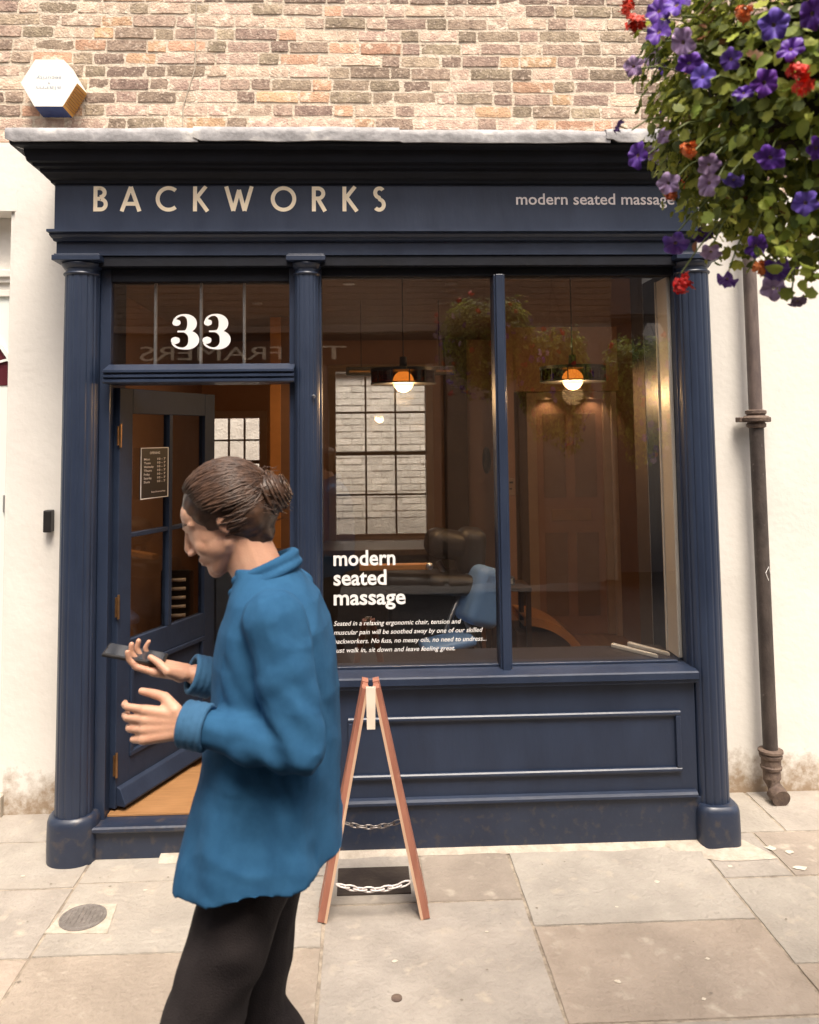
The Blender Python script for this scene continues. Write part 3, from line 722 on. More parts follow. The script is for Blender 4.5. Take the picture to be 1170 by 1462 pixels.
# courtyard behind the back windows: whitewashed brick wall
yard = thing('yard_wall', 'whitewashed brick wall of the yard behind the back windows', 'wall', (0, 5.6, 0))
ywm = mat('whitewashed_brick', (.70, .66, .60), (.56, .52, .47), rough=.9, scale=9, bump=.8, bscale=40)
yc = obj('wall_face', MB().box(-3.2, 3.2, 5.62, 5.9, -.3, 2.55), ywm, yard)
vm = [MB().box(-.104, .104, -.006, .02, -.029, .029).mesh('painted_brick')]
for q in vm: q.materials.append(mat('painted_brick', (.84, .80, .74), (.70, .66, .60), rough=.9, scale=12, bump=.7, rand=.10))
cnt = 0; z = .95; r_ = 0
while z < 2.5 and cnt < 298:
    x = -1.0 + (.11 if r_ % 2 else 0)
    while x < 1.6:
        if not (-.95 < x < 1.15): x += .222; continue
        o = bpy.data.objects.new('painted_brick', vm[0]); COL.objects.link(o); o.parent = yc; o.location = (x, 5.62 + rnd.uniform(-.004, .004), z); x += .222; cnt += 1
    z += .075; r_ += 1
obj('coping', MB().box(-3.2, 3.2, 5.56, 5.95, 2.55, 2.62), mat('coping_stone', (.30, .28, .26), rough=.9), yard, bevel=.01)
obj('upper_brickwork', MB().box(-3.2, 3.2, 5.75, 5.9, 2.6205, 3.1), mat('yard_brick', (.36, .28, .22), (.22, .16, .13), rough=.95, scale=40, bump=.8, bscale=60), yard)
struct(obj('yard_ground', MB().box(-3.2, 3.2, 4.2, 5.62, -.2, .1), mat('yard_concrete', (.45, .42, .38), rough=.9)))
# floor above the shop closes the room (roof terrace slab over the room)
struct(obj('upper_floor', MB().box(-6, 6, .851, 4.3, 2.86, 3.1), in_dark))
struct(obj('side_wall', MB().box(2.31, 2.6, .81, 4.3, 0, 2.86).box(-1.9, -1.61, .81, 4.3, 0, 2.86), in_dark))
struct(obj('shop_front_inner_wall', MB().box(1.645, 2.31, .81, .86, .02, 2.86).box(1.555, 1.644, .501, .86, .02, 2.86), mat('umber_lining', (.07, .05, .045), rough=.7)))

# room divider and panelled inner door on the right
idr = thing('inner_door', 'brown panelled inner door with letter plate at the back right of the shop', 'door', (1.8, 3.3, .13))
tan = mat('tan_joinery', (.44, .25, .165), (.38, .21, .14), rough=.5, scale=3)
tan2 = mat('tan_joinery_panel', (.30, .185, .12), (.27, .16, .10), rough=.5, scale=3)
obj('door_leaf', MB().box(1.50, 2.08, 3.26, 3.30, .145, 2.14), tan, idr)
for (a, b_, c_, d_) in ((1.56, 1.75, .30, 1.0), (1.83, 2.02, .30, 1.0), (1.56, 1.75, 1.30, 2.02), (1.83, 2.02, 1.30, 2.02)):
    p = obj('panel', MB().box(a, b_, 3.252, 3.2595, c_, d_), tan2, idr, bevel=.004)
obj('letter_plate', MB().box(1.62, 1.96, 3.245, 3.2595, 1.10, 1.20), mat('aged_brass', (.50, .30, .16), rough=.4, metal=.3), idr, bevel=.003)
obj('architrave', MB().box(1.42, 1.50, 3.235, 3.31, .145, 2.20).box(2.08, 2.155, 3.225, 3.31, .145, 2.20).box(1.5001, 2.0799, 3.235, 3.31, 2.1401, 2.20), framew, idr, bevel=.003)
blk = struct(obj('bulkhead', MB().box(1.25, 2.18, 3.10, 4.0, 2.205, 2.75), in_wall))
struct(obj('partition', MB().box(1.27, 1.42, 3.24, 4.0, .13, 2.205), mat('umber_wall', (.12, .075, .05), rough=.7)))
obj_ = obj('pilaster', MB().box(.78, .98, 3.80, 4.0, .13, 2.75), MATS['umber_wall']); tag(obj_, 'dark brown square pilaster against the back wall right of the sash window', 'pilaster')
trim = obj('corner_trim', MB().box(2.135, 2.178, 3.16, 3.20, .145, 2.2), mat('pink_trim', (.62, .47, .40), rough=.5)); tag(trim, 'narrow pale upright trim beside the brown inner door', 'trim')

# ceiling downlights
warm = mat('lamp_glow', (1, .85, .6), emit=(1, .74, .42), estr=18)
def downlight(x, y, z, label, pw=3.0):
    d = thing('downlight', label, 'light', (x, y, z), 'small downlights in the shop ceiling')
    obj('rim', MB().lathe([(.028, z), (.034, z), (.036, z - .004), (.028, z - .006)], x, y, 20), mat('lamp_rim', (.6, .55, .5), rough=.3), d)
    obj('lens', MB().lathe([(.025, z - .0005), (.025, z - .005), (.001, z - .005)], x, y, 16), warm, d)
    ld = bpy.data.lights.new('spot', 'SPOT'); ld.energy = pw; ld.color = (1, .68, .40); ld.spot_size = R(110); ld.spot_blend = .6; ld.shadow_soft_size = .03
    lo = bpy.data.objects.new('spot', ld); link(lo, d); lo.location = (x, y, z - .012)
for (x, y, z, lb) in ((-.07, 1.06, 2.75, 'ceiling downlight just right of the middle fluted column, near the glass'), (.545, 1.07, 2.75, 'ceiling downlight left of the window mullion, near the glass'),
                  (.562, 1.81, 2.75, 'ceiling downlight deeper in the shop, left of the window mullion'), (-.67, 1.03, 2.75, 'ceiling downlight seen at the top of the transom light'),
                  (-.70, 1.77, 2.75, 'ceiling downlight seen lower in the transom light, deeper in the room'), (1.595, 3.19, 2.203, 'left one of two small lights above the inner door'), (1.985, 3.19, 2.203, 'right one of two small lights above the inner door')):
    downlight(x, y, z, lb, 6 if y < 3 else 2.0)
# pendant lamps
smoke = glass_mat('smoked_amber_glass', (.26, .10, .03), .12)
def pendant(x, y, z, label):
    p = thing('pendant_lamp', label, 'lamp', (x, y, z), 'pendant lamps in the shop window')
    obj('cord', MB().tube([(x, y, 2.75), (x, y, z + .10)], .0035, 6), black_m, p)
    obj('cap', MB().lathe([(.02, z + .14), (.022, z + .085), (.030, z + .078)], x, y, 20), black_m, p, smooth=2)
    obj('shade', MB().lathe([(.185, z + .055), (.186, z + .072), (.05, z + .078), (.001, z + .078), (.001, z + .068), (.176, z + .060)], x, y, 48), black_m, p, smooth=2)
    m = MB()
    for k in range(12):
        a = 2 * math.pi * k / 12 + .13; m.bar((x + .183 * math.cos(a), y + .183 * math.sin(a), z - .012), (x + .183 * math.cos(a), y + .183 * math.sin(a), z + .056), .006, .003, up=(math.cos(a), math.sin(a), 0))
    m.lathe([(.185, z - .016), (.187, z - .012), (.185, z - .008), (.182, z - .012)], x, y, 48)
    obj('rim', m, black_m, p)
    g = MB(); n = 48; b0 = 0
    for zz in (z - .012, z + .056):
        for i in range(n): a = 2 * math.pi * i / n; g.v.append((x + .181 * math.cos(a), y + .181 * math.sin(a), zz))
    for i in range(n): j = (i + 1) % n; g.f.append((i, j, n + j, n + i))
    obj('glass_drum', g, smoke, p, smooth=True)
    gl = MB(); pr = [(max(.0005, .060 * math.sin(math.pi * i / 16)), z - .060 * math.cos(math.pi * i / 16)) for i in range(17)]
    gl.lathe(pr, x, y, 32); obj('globe', gl, mat('opal_globe', (1, .85, .6), emit=(1, .70, .30), estr=2.6), p, smooth=True)
    ld = bpy.data.lights.new('bulb', 'POINT'); ld.energy = 11; ld.color = (1, .62, .30); ld.shadow_soft_size = .06
    lo = bpy.data.objects.new('bulb', ld); link(lo, p); lo.location = (x, y, z - .085)
pendant(.238, .85, 2.150, 'black drum pendant lamp with glowing globe in the left window pane')
pendant(1.205, .85, 2.155, 'black drum pendant lamp with glowing globe in the right window pane')
tr_ = obj('track_light', MB().box(-.10, .62, 1.62, 1.70, 2.245, 2.30), black_m, bevel=.004); tag(tr_, 'long black bar light hanging behind the left pendant lamp', 'light')
m = MB().box(-.08, .60, 1.6, 1.6195, 2.262, 2.274); o_ = obj('brass_strip', m, brass, tr_)
for x in (0.0, .52): obj('hanger', MB().tube([(x, 1.66, 2.30), (x, 1.66, 2.75)], .003, 6), black_m, tr_)

# white window reveal and inside sill on the right
rv = thing('window_reveal', 'white painted reveal inside the right end of the window', 'window frame', (1.45, .2, .82))
wj = mat('white_joinery', (.74, .70, .66), (.70, .66, .62), rough=.4)
obj('lining', MB().box(1.480, 1.4995, .11, .25, .79, 2.60), wj, rv, bevel=.003)
obj('edge_bead', MB().box(1.472, 1.4795, .24, .25, .79, 2.60), wj, rv, bevel=.002)
obj('inner_sill', MB().box(.9, 1.47, .45, .56, .80, .818), wj, rv, bevel=.003) if False else None
obj('inner_sill', MB().hexa([(1.33, .40, .775), (1.47, .19, .775), (1.47, .22, .775), (1.35, .43, .775), (1.33, .40, .792), (1.47, .19, .792), (1.47, .22, .792), (1.35, .43, .792)]).hexa([(1.24, .38, .775), (1.40, .16, .775), (1.40, .185, .775), (1.26, .41, .775), (1.24, .38, .792), (1.40, .16, .792), (1.40, .185, .792), (1.26, .41, .792)]), wj, rv, bevel=.003)
obj('inner_board', MB().box(-.185, 1.50, .161, .42, .735, .774), mat('dark_board', (.05, .04, .045), rough=.4), rv, bevel=.003)

# massage chair
leather = mat('black_leather', (.025, .021, .022), (.017, .014, .014), rough=.42, scale=30, bump=.3, bscale=90)
bluev = mat('blue_vinyl', (.17, .32, .60), (.14, .27, .52), rough=.4, scale=6)
chair = thing('massage_chair', 'black and blue padded massage chair behind the window lettering', 'chair', (.55, 1.1, .14))
def pad(c, size, rot=(0, 0, 0), r=.03, name='pad', m_=None, parent=None):
    me = MB().box(-size[0] / 2, size[0] / 2, -size[1] / 2, size[1] / 2, -size[2] / 2, size[2] / 2).mesh(name)
    me.transform(Matrix.Translation(c) @ (Matrix.Rotation(R(rot[2]), 4, 'Z') @ Matrix.Rotation(R(rot[1]), 4, 'Y') @ Matrix.Rotation(R(rot[0]), 4, 'X')))
    return obj(name, me, m_, parent, bevel=r, seg=5, smooth=2)
pad((.50, 1.15, 1.20), (.26, .20, .17), (0, 10, 10), .07, 'headrest', leather, chair)
pad((.645, 1.18, 1.15), (.17, .22, .28), (0, 4, 0), .06, 'head_cushion', leather, chair)
pad((.68, 1.1, .91), (.20, .30, .34), (0, 18, 20), .05, 'chest_pad', bluev, chair)
pad((.42, 1.15, .98), (.62, .3, .12), (0, 3, 0), .05, 'arm_rest', leather, chair)
pad((.48, 1.0, .66), (.30, .24, .055), (0, -10, 8), .025, 'seat', bluev, chair)
pad((.40, 1.25, .80), (.50, .30, .34), (0, 0, 0), .06, 'body', leather, chair)
pad((.28, 1.0, .50), (.12, .3, .05), (0, 25, 0), .02, 'knee_pad', leather, chair)
m = MB().tube([(.15, 1.1, .15), (.45, 1.1, .62), (.62, 1.1, 1.05)], .018, 10).tube([(.85, 1.1, .15), (.66, 1.1, .62), (.45, 1.15, 1.1)], .018, 10).tube([(.1, 1.1, .15), (.9, 1.1, .15)], .016, 8)
obj('frame', m, MATS['steel'], chair, smooth=True)
obj('wood_arm', MB().box(-.02, .40, .98, 1.03, 1.075, 1.11), mat('orange_wood', (.50, .22, .07), rough=.4), chair, bevel=.006)
obj('knob', MB().lathe([(.001, .94), (.02, .945), (.022, .96), (.01, .98)], .38, 0, 16, axis='y', cz=1.10), MATS['steel'], chair, smooth=True)
# reception counter and things on it
cn = thing('reception_counter', 'long black counter under the sash window at the back', 'counter', (.2, 2.2, .14))
obj('top', MB().box(-.45, .85, 1.95, 2.45, 1.02, 1.06), mat('dark_wood', (.06, .035, .025), rough=.35), cn, bevel=.004)
obj('body', MB().box(-.42, .82, 2.0, 2.42, .145, 1.02), leather, cn, bevel=.003)
m = MB()
c2_ = thing('blue_cupboard', 'dark blue low cupboard standing inside the doorway', 'cupboard', (-.62, 1.7, .14))
obj('carcass', MB().box(-.95, -.45, 1.55, 1.95, .145, 1.05), mat('cupboard_blue', (.05, .075, .12), rough=.5), c2_, bevel=.004)
obj('top', MB().box(-.97, -.43, 1.53, 1.97, 1.051, 1.08), mat('dark_wood2', (.10, .06, .045), rough=.4), c2_, bevel=.003)
obj('door', MB().box(-.93, -.71, 1.535, 1.549, .18, 1.02).box(-.69, -.47, 1.535, 1.549, .18, 1.02), MATS['cupboard_blue'], c2_, bevel=.003)
rk = thing('display_rack', 'small black rack of pale rolled items seen through the door glass', 'rack', (-1.12, 1.2, .7))
obj('back_board', MB().box(-1.215, -1.02, 1.28, 1.30, .66, 1.05), black_m, rk, bevel=.003)
for i in range(6):
    obj('roll', MB().tube([(-1.185, 1.25, .735 + i * .052), (-1.06, 1.25, .74 + i * .052)], .010, 10), mat('pale_roll', (.60, .54, .50), rough=.6), rk, smooth=True)
obj('base', MB().box(-1.24, -1.0, 1.18, 1.32, .60, .655), MATS['orange_wood'], rk, bevel=.004)
# curved bench and small clock-like boxes on the right
bn = thing('curved_bench', 'curved orange wooden bench end low down in the right window pane', 'bench', (1.25, 1.9, .14))
m = MB(); N = 16
for i in range(N + 1):
    a = R(90 * i / N); rr_ = .42; x = 1.02 + rr_ * math.sin(a); z = .32 + .36 * math.cos(a) ; 
    xi = 1.02 + (rr_ - .05) * math.sin(a); zi = .32 + (.36 - .05) * math.cos(a)
    m.v += [(x, 1.5, z), (x, 1.9, z), (xi, 1.9, zi), (xi, 1.5, zi)]
for i in range(N):
    for k in range(4): m.f.append((i * 4 + k, i * 4 + (k + 1) % 4, i * 4 + 4 + (k + 1) % 4, i * 4 + 4 + k))
obj('arched_edge', m, MATS['orange_wood'], bn, smooth=2)
obj('body', MB().box(.98, 1.34, 1.56, 1.9, .145, .58), mat('bench_brown', (.13, .065, .035), rough=.6), bn, bevel=.02)
tg = obj('desk_phone', MB().box(.88, .97, 1.5, 1.58, .885, .935), mat('phone_dark', (.05, .06, .09), rough=.3), bevel=.008); tag(tg, 'small dark blue box with a pale face on the side table by the mullion', 'box')
obj('screen', MB().box(.895, .955, 1.496, 1.4995, .895, .925), mat('pale_blue_face', (.42, .48, .58), rough=.3), tg)
stb = thing('side_table', 'small dark side table just right of the window mullion', 'table', (.92, 1.6, .14))
obj('table_top', MB().box(.80, 1.06, 1.42, 1.70, .86, .884), MATS['dark_wood'], stb, bevel=.003)
for (x, y) in ((.82, 1.44), (1.04, 1.44), (.82, 1.68), (1.04, 1.68)): obj('leg', MB().box(x - .015, x + .015, y - .015, y + .015, .145, .859), MATS['dark_wood'], stb)
ic = obj('intercom', MB().box(1.20, 1.262, 3.0, 3.02, 1.34, 1.48), framew, bevel=.004); 
m = MB().box(1.17, 1.27, 3.021, 3.2399, .13, 2.75); o_ = struct(obj('partition_end', m, in_wall))
tag(ic, 'small pale wall box with dark marks right of the window mullion', 'intercom')
obj('button', MB().box(1.215, 1.245, 2.994, 2.9995, 1.44, 1.455).box(1.215, 1.235, 2.994, 2.9995, 1.39, 1.40), black_m, ic)
ov = MB(); pr = [(.001, 3.985), (.05, 3.983), (.06, 3.99)]
ov.lathe([(.001, 3.97), (.035, 3.972), (.04, 3.985), (.04, 3.999)], 1.18, 0, 24, axis='y', cz=1.60)
for i, v in enumerate(ov.v): ov.v[i] = (v[0], v[1], 1.60 + (v[2] - 1.60) * 3.2)
tag(obj('oval_plaque', ov, black_m, smooth=True), 'tall black oval plaque on the back wall left of the mullion', 'plaque')
pst = obj('wooden_post', MB().box(-.68, -.60, 2.35, 2.43, .145, 2.74), MATS['orange_wood'], bevel=.004); tag(pst, 'orange wooden post seen through the top of the doorway', 'post')
struct(obj('inner_partition', MB().box(-.5999, -.30, 2.36, 2.42, .145, 2.74), mat('partition_brown', (.20, .10, .055), rough=.6)))
cam_b = obj('wall_camera', MB().box(.775, .835, 1.06, 1.13, 2.60, 2.66).box(.79, .82, 1.08, 1.11, 2.6601, 2.75), wj, bevel=.006); tag(cam_b, 'small pale camera box fixed to the shop ceiling right of the mullion', 'camera')

# =================================================================== OPPOSITE SIDE OF THE LANE (seen in the glass)
opp = thing('opposite_house', 'brick building across the lane, seen mirrored in the window glass', 'house', (0, -6.6, 0))
ob_m = mat('opposite_brick', (.28, .19, .13), (.18, .12, .085), rough=.95, scale=10, bump=.8, bscale=30)
m = MB(); z = 3.25
while z < 6.2: m.box(-7, 3.2, -6.6, -6.3, z, z + .065); z += .078
obj('brick_course', m, ob_m, opp)
obj('wall', MB().box(-7, 3.2, -6.9, -6.31 - .012, 0, 6.3), mat('opp_mortar', (.42, .34, .26), (.34, .27, .20), rough=.95), opp)
tanp = mat('tan_shopfront', (.30, .20, .14), (.26, .17, .12), rough=.5)
of = obj('fascia', MB().box(-3.3, .95, -6.32, -6.22, 2.72, 3.12), mat('dark_fascia', (.05, .03, .022), rough=.5), opp, bevel=.006)
obj('cornice', MB().box(-3.4, 1.05, -6.32, -6.10, 3.121, 3.2), tanp, opp, bevel=.01)
m = MB()
for x in (-3.3, -1.9, -.5, .9): m.box(x - .09, x + .09, -6.32, -6.2, 0, 2.7195)
obj('pilaster', m, tanp, opp, bevel=.006)
obj('shop_glass', MB().box(-3.2, .8, -6.30, -6.28, .6, 2.7), mat('dark_shop_glass', (.02, .018, .018), rough=.08), opp)
obj('stall_riser', MB().box(-3.2, .8, -6.31, -6.26, 0, .6), tanp, opp)
m = MB().box(1.05, 1.3, -6.31, -6.15, 0, 3.1).box(1.95, 2.25, -6.31, -6.15, 0, 3.1)
obj('pier', m, tanp, opp, bevel=.008)
obj('panelled_front', MB().box(1.3, 1.95, -6.31, -6.22, 0, 3.1).box(2.25, 3.0, -6.31, -6.22, 0, 3.1), mat('cream_front', (.40, .30, .23), rough=.6), opp)
place_text('TI', 0, 1, 0, 1, 0, gold, of, 'sign_letter', face=lambda u, v: Vector((-.18 - u * .40, -6.214, 2.80 + v * .24)))
place_text('FRAMERS', 0, 1, 0, 1, 0, gold, of, 'sign_letter', face=lambda u, v: Vector((-.98 - u * 1.75, -6.214, 2.80 + v * .24)))
sidegap = thing('slate_roofed_house', 'dark slate roofed house at the gap across the lane', 'house', (5, -9, 0))
obj('wall', MB().box(3.201, 9, -10, -6.9, 0, 3.4), mat('grey_render', (.07, .065, .07), rough=.8), sidegap)
obj('roof', MB().hexa([(3.15, -10.3, 3.4), (9.2, -10.3, 3.4), (9.2, -6.6, 3.4), (3.15, -6.6, 3.4), (3.3, -10.3, 6.8), (9.2, -10.3, 6.8), (9.2, -8.0, 6.8), (3.3, -8.0, 6.8)]), mat('slate', (.05, .05, .055), rough=.6), sidegap)
hs_ = thing('hexagonal_sign', 'white hexagonal hanging sign reflected in the right window pane', 'sign', (3.5, -6.0, 3.0))
m = MB().lathe([(.19, -6.03), (.19, -5.98), (.001, -5.98)], 3.62, 0, 6, axis='y', cz=3.06); obj('border', m, black_m, hs_)
m = MB().lathe([(.155, -5.9795), (.155, -5.974), (.001, -5.974)], 3.62, 0, 6, axis='y', cz=3.06); obj('board', m, wj, hs_)
obj('bracket', MB().box(3.1, 3.64, -6.02, -5.99, 3.26, 3.29), black_m, hs_)

# =================================================================== DOWNPIPE
pp = thing('downpipe', 'dark cast iron rain pipe on the white wall right of the shop', 'pipe', (2.05, .44, 0))
px_, py_ = 2.052, .418
m = MB().tube([(2.045, py_, 3.6), (2.048, py_, 1.92)], .034, 20); obj('pipe_length', m, mat('weathered_iron', (.20, .15, .13), (.10, .075, .07), rough=.55, scale=10, bump=.3, bscale=50, stretch=(1, 1, .4)), pp, smooth=2)
m = MB().tube([(2.048, py_, 1.90), (px_, py_, .17)], .036, 20); obj('pipe_length', m, iron, pp, smooth=2)
m = MB().lathe([(.037, 1.865), (.047, 1.870), (.049, 1.885), (.044, 1.890), (.044, 1.898), (.066, 1.902), (.068, 1.918), (.060, 1.926), (.046, 1.930), (.046, 1.936), (.052, 1.94), (.052, 1.955), (.037, 1.96)], 2.048, py_, 28)
obj('collar', m, iron2, pp, smooth=2)
obj('lug', MB().box(1.965, 2.135, py_ + .01, py_ + .06, 1.896, 1.922), iron2, pp, bevel=.004)
m = MB().lathe([(.037, .145), (.050, .15), (.052, .162), (.047, .168), (.047, .20), (.054, .206), (.056, .218), (.050, .226), (.060, .232), (.060, .242), (.037, .248)], px_, py_, 28)
obj('collar', m, iron2, pp, smooth=2)
m = MB().tube([(px_, py_, .16), (px_, py_ - .005, .10), (px_ + .003, py_ - .03, .05), (px_ + .005, py_ - .085, .035)], [.042, .043, .046, .044], 20)
obj('shoe', m, iron2, pp, smooth=2)
m = MB().tube([(px_ + .01, py_ - .0325, 1.09), (px_ - .005, py_ - .038, 1.13), (px_ + .012, py_ - .038, 1.16), (px_ + .024, py_ - .030, 1.12)], .0022, 5)
obj('scratch', m, whitep, pp)
# small black bell box on the left
tag(obj('bell_box', MB().box(-1.60, -1.56, .44, .50, 1.38, 1.49), black_m, bevel=.005), 'small black box on the white wall behind the left column', 'bell box')

# =================================================================== ALARM BOX
al = thing('alarm_box', 'white hexagonal alarm box with blue and amber lower sides on the brick wall', 'alarm', (-1.58, .45, 3.66))
ac, az_ = (-1.58, 3.66)
def hexpts(r, y, w=1.0): return [(ac + r * w * math.cos(R(60 * i)), y, az_ + r * math.sin(R(60 * i))) for i in range(6)]
YF, YB = .36, .49
rf, rbk = .142, .150
cream = mat('cream_plastic', (.82, .79, .72), (.80, .77, .69), rough=.4)
bluep = mat('blue_lens', (.02, .05, .17), rough=.18); amb = mat('amber_lens', (.62, .33, .08), rough=.25)
m = MB().poly(hexpts(rf, YF)[::-1]); fp = hexpts(rf, YF); bp_ = hexpts(rbk, YB)
for i in (0, 1, 2, 3): j = (i + 1) % 6; m.poly([fp[i], fp[j], bp_[j], bp_[i]])
m.poly(bp_)
cov = obj('cover', m, cream, al)
m = MB(); f2 = hexpts(rf + .001, YF); b2 = hexpts(rbk - .004, YB)
m.poly([fp[4], fp[5], bp_[5], bp_[4]]); m.poly([f2[4], b2[4], (b2[4][0], YB, b2[4][2] + .01), (f2[4][0], YF, f2[4][2] + .01)])
obj('blue_base', m, bluep, al)
m = MB(); m.poly([fp[5], fp[0], bp_[0], bp_[5]]); obj('amber_side', m, amb, al)
m = MB(); m.poly([fp[3], fp[4], bp_[4], bp_[3]]); obj('side', m, cream, al)
m = MB()
for i in range(9):
    t_ = .12 + .76 * i / 8; a = Vector(fp[5]).lerp(Vector(fp[0]), t_); b_ = Vector(bp_[5]).lerp(Vector(bp_[0]), t_); nrm = Vector((math.cos(R(-30)), 0, math.sin(R(-30)))) * .004
    m.bar(a + nrm, b_ + nrm, .004, .005, up=nrm)
obj('rib', m, mat('amber_dark', (.36, .17, .05), rough=.4), al)
ink = mat('faded_ink', (.36, .42, .50), rough=.6)
place_text('security', 0, 1, 0, 1, 0, ink, cov, 'lettering', face=lambda u, v: Vector((ac + .062 - u * .125, YF - .0012, az_ + .034 - v * .026)))
place_text('alarm', 0, 1, 0, 1, 0, ink, cov, 'lettering', face=lambda u, v: Vector((ac + .062 - u * .125, YF - .0012, az_ - .018 - v * .026)))
obj('screw', MB().lathe([(.004, YF), (.004, YF - .002), (.001, YF - .003)], ac, 0, 12, axis='y', cz=az_), ink, cov)
m = MB().tube([(-.89 + .5 * k / 12 - .0, .505, 4.3 - 1.0 * k / 12) for k in range(13)], .003, 5)
cb = MB().tube([(-.86, .498, 4.5), (-.87, .497, 3.8), (-.93, .497, 3.6), (-.935, .497, 3.25)], .0035, 6)
tag(obj('cable', cb, mat('old_cable', (.45, .38, .30), rough=.8)), 'thin pale cable running down the brick wall', 'cable')

# =================================================================== A-BOARD
ab = thing('a_board', 'reddish wooden sandwich board seen edge-on in front of the shopfront', 'sandwich board', (.03, -.28, 0))
redw = mat('red_wood', (.40, .17, .115), (.29, .11, .075), rough=.45, scale=6, stretch=(4, 4, .5), bump=.15)
edgew = mat('pale_wood_edge', (.64, .43, .30), (.52, .33, .22), rough=.5, scale=10, stretch=(1, 1, .3))
chalk = mat('chalkboard', (.03, .028, .028), rough=.7)
A0, A1, AY0, AY1, AZ = -.158, .221, -.51, -.36, .868
apx = .027
for sgn, foot in ((-1, A0), (1, A1)):
    top = apx + sgn * .018
    def pt(tt, yy, off): # tt 0 foot..1 top; off along outward normal
        x = foot + (top - foot) * tt; z = AZ * tt; d = Vector((top - foot, 0, AZ)).normalized(); nrm = Vector((d.z, 0, -d.x)) * sgn
        return Vector((x, yy, z)) + nrm * off
    for yy in (AY0, AY1):
        m = MB(); y2 = yy + .055 if yy == AY0 else yy - .055; ya, yb = sorted((yy, y2))
        e = .0015
        # pale front edge strip + red outer
        m.hexa([pt(0, ya + .002, -.010), pt(0, ya + .002, .026), pt(0, yb, .026), pt(0, yb, -.010), pt(1, ya + .002, -.010), pt(1, ya + .002, .016), pt(1, yb, .016), pt(1, yb, -.010)])
        lg = obj('leg', m, redw, ab, bevel=.0015)
        m = MB(); m.hexa([pt(.001, ya, -.0105), pt(.001, ya, .0), pt(.001, ya + .0019, .0), pt(.001, ya + .0019, -.0105), pt(.999, ya, -.0105), pt(.999, ya, .0), pt(.999, ya + .0019, .0), pt(.999, ya + .0019, -.0105)])
        if yy == AY0: obj('pale_edge', m, edgew, lg)
    ym0, ym1 = AY0 + .0555, AY1 - .0555
    for (t0, t1, nm) in ((.90, .995, 'rail'), (.03, .08, 'rail')):
        m = MB(); m.hexa([pt(t0, ym0, -.009), pt(t0, ym0, .011), pt(t0, ym1, .011), pt(t0, ym1, -.009), pt(t1, ym0, -.009), pt(t1, ym0, .011), pt(t1, ym1, .011), pt(t1, ym1, -.009)])
        obj(nm, m, redw, ab, bevel=.0015)
    m = MB(); m.hexa([pt(.0805, ym0, -.003), pt(.0805, ym0, .004), pt(.0805, ym1, .004), pt(.0805, ym1, -.003), pt(.8995, ym0, -.003), pt(.8995, ym0, .004), pt(.8995, ym1, .004), pt(.8995, ym1, -.003)])
    obj('panel', m, chalk, ab)
obj('top_block', MB().hexa([(apx - .016, AY0 - .006, .715), (apx + .016, AY0 - .006, .715), (apx + .016, AY0 - .0005, .715), (apx - .016, AY0 - .0005, .715), (apx - .019, AY0 - .006, .876), (apx + .019, AY0 - .006, .876), (apx + .019, AY0 - .0005, .876), (apx - .019, AY0 - .0005, .876)]), mat('bleached_wood', (.80, .68, .56), rough=.6), ab, bevel=.001)
def chain(y, z, x0, x1, sag, r, m_):
    mm = MB(); n = int((x1 - x0) / (r * 3.6)); 
    for i in range(n):
        t_ = (i + .5) / n; x = x0 + (x1 - x0) * t_; zz = z - sag * (1 - (2 * t_ - 1) ** 2); dz = -sag * (-4 * (2 * t_ - 1)) / n * (-1) 
        slope = (8 * sag * (t_ - .5)) / (x1 - x0); ln = (x1 - x0) / n * .78
        pts = []
        for k in range(11):
            a = 2 * math.pi * k / 10; u = ln * math.cos(a); v = r * 1.1 * math.sin(a)
            if i % 2: pts.append((x + u, y, zz + slope * u + v))
            else: pts.append((x + u, y + v, zz + slope * u))
        mm.tube(pts, r * .36, 6, cap=False)
    return mm
cw = mat('white_chain', (.72, .66, .64), rough=.4)
obj('chain', chain(AY0 + .01, .135, A0 + .055, A1 - .058, .022, .0085, cw), cw, ab, smooth=True)
obj('chain', chain(AY1, .30, A0 + .075, A1 - .08, .020, .0075, cw), mat('grey_chain', (.35, .32, .31), rough=.4, metal=.6), ab, smooth=True)

# =================================================================== HANGING BASKETS
def leaf_mesh(kind, L, seed, name='leaf'):
    r2 = random.Random(seed); m = MB()
    if kind == 0:   # oval, folded along the midrib
        n = 4; mid = []; lf = []; rt = []
        for i in range(n + 1):
            t_ = i / n; wd = L * .34 * math.sin(math.pi * min(1, t_ * .9 + .08)) ** .8; zc = -L * .25 * t_ * t_ + r2.uniform(-.001, .001)
            mid.append((0, t_ * L, zc)); lf.append((-wd, t_ * L * .97, zc + wd * .35)); rt.append((wd, t_ * L * .97, zc + wd * .35))
        m.v = mid + lf + rt
        for i in range(n): m.f += [(i, i + 1, n + 2 + i, n + 1 + i), (i + 1, i, 2 * n + 2 + i, 2 * n + 3 + i)]
    else:           # lobed round leaf
        m.v.append((0, L * .12, -.002)); k = 14
        for i in range(k + 1):
            a = R(-70 + 320 * i / k); rr_ = L * (.55 if i % 2 else .43) * r2.uniform(.88, 1.08); m.v.append((rr_ * math.cos(a), L * .5 + rr_ * math.sin(a) * .95, .18 * rr_ * (1 if i % 2 else -.2)))
        for i in range(k): m.f.append((0, 1 + i, 2 + i))
    me = bpy.data.meshes.new(name); me.from_pydata(m.v, [], m.f)
    for p in me.polygons: p.use_smooth = True
    return me
